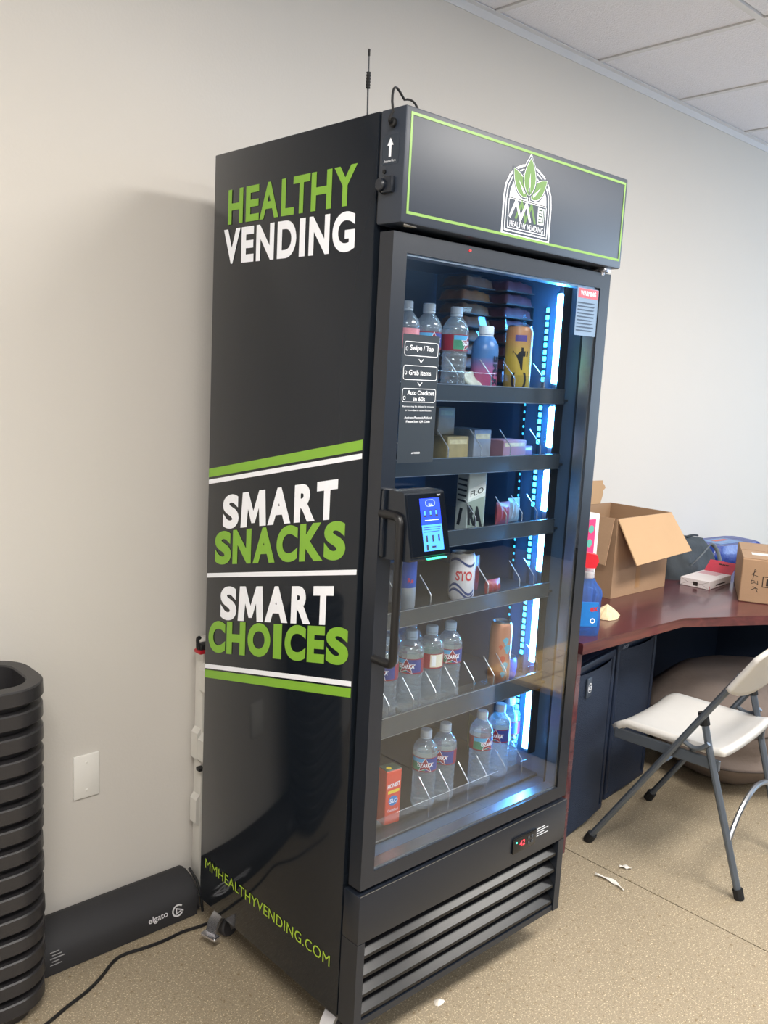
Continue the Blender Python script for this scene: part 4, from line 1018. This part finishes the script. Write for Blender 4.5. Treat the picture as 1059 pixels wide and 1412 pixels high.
# second box, closed
b2 = thing('closed_cardboard_box', 'closed cardboard box with handwriting at the right edge of the desk', 'box', (1.977, .157, ZD), math.atan2(-.087, .047))
ob('box_body', MB().box((0, 0, 0), (.40, .36, .158), .003, 1), CARD, b2)
ob('top_flap', MB().box((.002, .003, .158), (.398, .175, .161)), CARD, b2); ob('top_flap', MB().box((.002, .182, .158), (.398, .357, .161)), CARD, b2)
INK = M('marker_ink', '241a16', .7)
for ln in ([[(.075, .105), (.092, .092), (.075, .085)]], ):
    pass
def S2(lines, wd=.0022): return strokes(b2, 'handwriting', INK, lines, wd, (0, -.0002, 0), FU, FV)
S2([[(.050, .118), (.036, .104), (.056, .098)], [(.044, .124), (.040, .086)]])
S2([[(.048, .080), (.036, .082), (.036, .070), (.047, .074), (.058, .070), (.056, .082)]])
S2([[(.042, .060), (.060, .052)], [(.036, .046), (.052, .055)], [(.052, .055), (.060, .040)]])
ring(b2, 'printed_mark', INK, .072, .060, .125, .100, .001, .003, (0, -.0004, 0), FU, FV)
plate(b2, 'printed_mark', INK, [(.085, .066), (.097, .066), (.097, .092), (.085, .092)], (0, -.0002, 0), FU, FV)
plate(b2, 'paper_label', M('paper_white', 'dcdad2', .6), [(.035, .08), (.20, .08), (.20, .13), (.035, .13)], (0, 0, .1611), SX, SY)
# black sports bag
def sportsbag():
    t = thing('duffel_bag', 'slumped charcoal fabric bag behind the large cardboard box', 'bag', (2.27, .555, ZD), R(4))
    def fn(u, v):
        a = 2*pi*u; ca, sa_ = cos(a), sin(a)
        x = math.copysign(abs(ca)**.55, ca); y = math.copysign(abs(sa_)**.7, sa_)
        tp = 1-.38*v**1.6
        z = .146*v+.012*sin(5*a)*v*(1-v)+.006*sin(11*a+9*v)*v
        wr = 1+.05*sin(7*a+5*v)*sin(pi*v)
        if v > .97: tp *= .55
        return Vector((x*.215*tp*wr, y*.105*tp*wr+.015*v, z-.012*(x*x)*v))
    ob('bag_body', MB().grid(fn, 48, 14, True), M('charcoal_fabric', '353c42', .8, var=.15, scale=14, bump=.3, bscale=40), t, sharp=80)
    cap = MB(); rim = [fn(k/48, 1) for k in range(48)]; cap.bm.faces.new([cap.bm.verts.new(p) for p in rim]); ob('bag_top', cap, M('charcoal_fabric'), t, fix=False)
    ob('handle_strap', MB().tube(smooth([(-.10, -.092, .05), (-.09, -.118, .085), (-.02, -.118, .115), (.06, -.1, .13), (.11, -.112, .09), (.12, -.128, .02)], 2), .008, 8, flat=.4), M('grey_strap', '6a7278', .8), t)
    ob('zip', MB().tube(smooth([(-.13, -.02, .142), (-.04, -.03, .152), (.05, -.02, .15), (.13, -.01, .138)], 2), .004, 6), M('zip_black', '16181a', .5), t)
sportsbag()
# blue wrapped pack
bp_ = thing('blue_wipes_pack', 'shiny blue plastic-wrapped pack at the back of the desk', 'pack', (2.69, .575, ZD), R(-6))
def bl(u, v):
    a = 2*pi*u; ca, sa_ = cos(a), sin(a)
    f = lambda c, p: math.copysign(abs(c)**p, c)
    k = min(1, .35+3*v) * min(1, .2+4.5*(1-v)); k = .86+.14*sin(pi*v)
    return Vector((f(ca, .35)*.20*k+.004*sin(13*v+5*a), f(sa_, .35)*.095*k, .085*v+.004*sin(9*a)*sin(pi*v)))
mb = MB().grid(bl, 40, 8, True); mb.bm.faces.new([mb.bm.verts.new(bl(k/40, 1)) for k in range(40)])
ob('pack_wrap', mb, M('blue_film', '153488', .3, var=.25, scale=25, bump=.5, bscale=30), bp_, sharp=60)
ob('top_print', MB().box((-.11, -.05, .0852), (.07, .05, .0858)), M('print_mixed', '5f86b8', .35, var=.9, scale=26), bp_)
ob('red_print', MB().box((-.06, .005, .0859), (.04, .028, .0863)), M('print_coral', 'c8583c', .4), bp_)
ob('spout', MB().cyl(.012, .0, .022, (.16, -.10, 0), 10, 'z', .002), M('white_film', 'd8d4dc', .4), bp_)
# white carton with red hanging flap
wb = thing('white_carton', 'flat white carton with a raised red hanging flap on the desk', 'box', (2.045, .305, ZD), R(4))
ob('carton_body', MB().box((0, 0, 0), (.205, .115, .031), .001, 1), M('carton_offwhite', 'ddd6d6', .5, var=.04), wb)
ob('hang_flap', panel((.206, .002, .028), (.206, .113, .028), (.262, .113, .068), (.262, .002, .068), .0015), M('flap_red', 'b8384a', .5), wb)
plate(wb, 'barcode', INK, [(.052, .006), (.070, .006), (.070, .021), (.052, .021)], (-.0002, .115, 0), LU, LV)
strokes(wb, 'fold_line', M('fold_brown', '6a5a58', .6), [[(.004, .028), (.03, .016), (.004, .003)], [(.111, .028), (.085, .016), (.111, .003)], [(.03, .016), (.085, .016)]], .0009, (-.0001, .115, 0), LU, LV)
plate(wb, 'side_print', INK, [(.06, .008), (.15, .008), (.15, .013), (.06, .013)], (0, -.0002, 0), FU, FV)
plate(wb, 'red_edge', M('flap_red', 'b8384a', .5), [(.0, 0), (.006, 0), (.006, .013), (0, .013)], (0, -.0003, 0), FU, FV)
plate(wb, 'top_print', M('print_pink', 'c8a0a6', .6, var=.3, scale=200), [(.13, .03), (.2, .03), (.2, .105), (.13, .105)], (0, 0, .0311), SX, SY)
for k in range(3): plate(wb, 'hang_slot', INK, [(.03+.014*k, .004), (.042+.014*k, .004), (.042+.014*k, .010), (.03+.014*k, .010)], (.240, .0, .0545), SY, Vector((.56, 0, .40)).normalized(), .0019)
# blue spray cleaner
sp = thing('spray_cleaner', 'blue spray cleaner bottle with a red trigger at the front left of the desk', 'bottle', (1.128, .232, ZD), R(-40))
def spb(u, v):
    a = 2*pi*u; ca, sa_ = cos(a), sin(a); f = lambda c: math.copysign(abs(c)**.6, c)
    zz = [0, .02, .05, .10, .125, .14, .155, .172]; ww = [.040, .043, .043, .041, .044, .040, .027, .017]
    t = v*7; i = min(6, int(t)); g = t-i; r = ww[i]*(1-g)+ww[i+1]*g; z = zz[i]*(1-g)+zz[i+1]*g
    return Vector((f(ca)*r, f(sa_)*max(r*.68, .015), z))
ob('bottle_body', MB().grid(spb, 28, 28, True), see_through('blue_liquid', (.25, .5, .95), .25, 1.2, .05, (.45, (.05, .16, .55))), sp, sharp=70)
ob('front_label', MB().box((-.029, -.0305, .03), (.029, -.0292, .105), .001, 1), M('label_bright_blue', '1f7fd6', .4, var=.15, scale=50), sp)
lettering(sp, M('print_red', 'c8323c', .4), 'ex', (.004, -.0309, .075), Vector((1, 0, .15)), FV, .024, .013, .04)
ring(sp, 'label_mark', WHITE, .006, .040, .022, .056, .008, .003, (0, -.0309, 0), FU, FV)
ob('neck', MB().cyl(.013, .17, .205, n=16, bev=.002).cyl(.0165, .173, .192, n=18, bev=.002), see_through('clear_neck', (.9, .92, .95), .4, 1.3, .05, (.3, (.8, .82, .85))), sp)
ob('trigger_head', MB().prism([(-.012, -.012, .204), (.016, -.012, .204), (.024, -.012, .226), (.018, -.012, .244), (-.045, -.012, .256), (-.052, -.012, .236)], (0, .024, 0)).prism([(-.03, -.006, .236), (-.022, -.006, .236), (-.030, -.006, .195), (-.042, -.006, .19)], (0, .012, 0)), M('trigger_red', 'e02c3c', .35), sp)
# pink snack carton standing behind
mg = thing('pink_carton', 'upright pink and white printed carton behind the spray cleaner', 'box', (1.318, .335, ZD), R(-6))
ob('carton_body', MB().box((-.19, 0, 0), (0, .045, .338), .002, 1), M('carton_white2', 'e6e2e2', .5, var=.03), mg)
plate(mg, 'pink_panel', M('panel_pink', 'd83c78', .45, var=.12, scale=30), [(-.18, .155), (-.018, .155), (-.018, .322), (-.18, .322)], (0, -.0002, 0), FU, FV)
TL = M('print_teal2', '5ab09c', .5); GY = M('print_grey_pink', 'a08a98', .5, var=.2)
for cx, cz, r in ((-.038, .29, .013), (-.042, .245, .013)): plate(mg, 'round_mark', TL, [(cx+r*cos(2*pi*k/14), cz+r*sin(2*pi*k/14)) for k in range(14)], (0, -.0007, 0), FU, FV)
strokes(mg, 'scribble', GY, [[(-.09, .30), (-.06, .25), (-.05, .21), (-.075, .235), (-.09, .28)]], .005, (0, -.0008, 0), FU, FV)
plate(mg, 'green_print', TL, [(-.11, .17), (-.075, .20), (-.07, .165)], (0, -.0007, 0), FU, FV)
plate(mg, 'orange_print', M('print_orange', 'e09a3c', .5), [(-.06, .02), (-.012, .02), (-.012, .13), (-.06, .145)], (0, -.0003, 0), FU, FV)
rp = thing('striped_carton', 'small red, white and blue striped carton wedged before the open cardboard box', 'box', (1.455, .452, ZD), R(-4))
ob('carton_body', MB().box((-.08, 0, 0), (0, .05, .165), .002, 1), M('carton_mixed', 'c8c2c4', .5, var=.1), rp)
for k, (z0, z1, c) in enumerate(((.135, .160, 'c02838'), (.105, .13, 'd86a4a'), (.06, .09, '3a4f8c'), (.02, .05, '7a3850'))):
    plate(rp, 'stripe', M('stripe_'+c, c, .5), [(-.078, z0), (-.002, z0), (-.002, z1), (-.078, z1)], (0, -.0002, 0), FU, FV)
# crumpled cream paper
def crumple(name, label, cat, loc, sx, sy_, h, mat, seed, rz=0):
    rnd = random.Random(seed); ph = [rnd.uniform(0, 6) for _ in range(8)]
    def fn(u, v):
        a = 2*pi*u; p = pi*v*.5
        k = 1+.10*sin(3*a+ph[0])+.03*sin(11*a+ph[1]+3*v)+.025*sin(17*a+ph[2]-5*v)
        return Vector((sx*cos(a)*cos(p)*k, sy_*sin(a)*cos(p)*k, max(0.0005, h*v**1.3*(1+.10*sin(7*a+ph[3])*cos(p)))))
    return tag(ob(name, MB().grid(fn, 44, 10, True), mat, None, loc, (0, 0, rz), sharp=20), label, cat)
crumple('paper_filter', 'crumpled cream paper filter lying on the desk next to the spray cleaner', 'paper', (1.36, .305, ZD), .055, .040, .042, M('cream_paper', 'd9c8a2', .8, var=.1, scale=60, bump=.3, bscale=120), 4)
# scraps on the floor
PAP = M('scrap_white', 'e4e0d8', .6, var=.05, bump=.3, bscale=200)
def scrap(lab, x, y, L_, wd, rz, curl):
    ob_ = tag(ob('paper_scrap', MB().grid(lambda u, v: Vector(((u-.5)*L_, (v-.5)*wd*(.3+.7*sin(pi*min(.95, u+.05)))+.012*curl*sin(u*3), .002+.006*abs(sin(u*5+v*2)))), 12, 3), PAP, None, (x, y, 0), (0, 0, rz), solid=.0008), lab, 'scrap')
    return ob_
scrap('long curled white paper scrap on the floor near the chair leg', 1.04, .015, .10, .014, R(-95), 1)
scrap('short white paper scrap on the floor nearest the chair leg', 1.147, .028, .036, .016, R(-60), .3)
crumple('plastic_scrap', 'tiny crumpled clear plastic scrap on the floor in front of the vending machine', 'scrap', (.2975, -.0165, 0), .014, .011, .008, M('scrap_clear', 'd8d0c4', .3, var=.1), 9)

# low table out of frame to the right; the photograph shows it mirrored in the glass door
lt = thing('low_table', 'low table with a tan tiled top, mirrored in the lower right of the glass door', 'table', (1.52, -1.02, 0), R(-4))
ob('table_base', MB().box((.03, .03, .0), (.87, .40, .27), .006), M('table_navy', '1a2a40', .5), lt)
ob('tabletop', MB().box((0, 0, .27), (.9, .43, .292), .004), M('table_tan', '9a7a48', .5), lt)
for i in range(6):
    for j in range(4):
        x0 = .003+i*.149-(j % 2)*.0; y0 = .003+j*.106
        ob('tile', MB().box((x0+.003, y0+.003, .290), (x0+.146, y0+.103, .2965), .002, 1), M('tile_tan', 'e0bc7c', .4, var=.12, scale=8), lt)
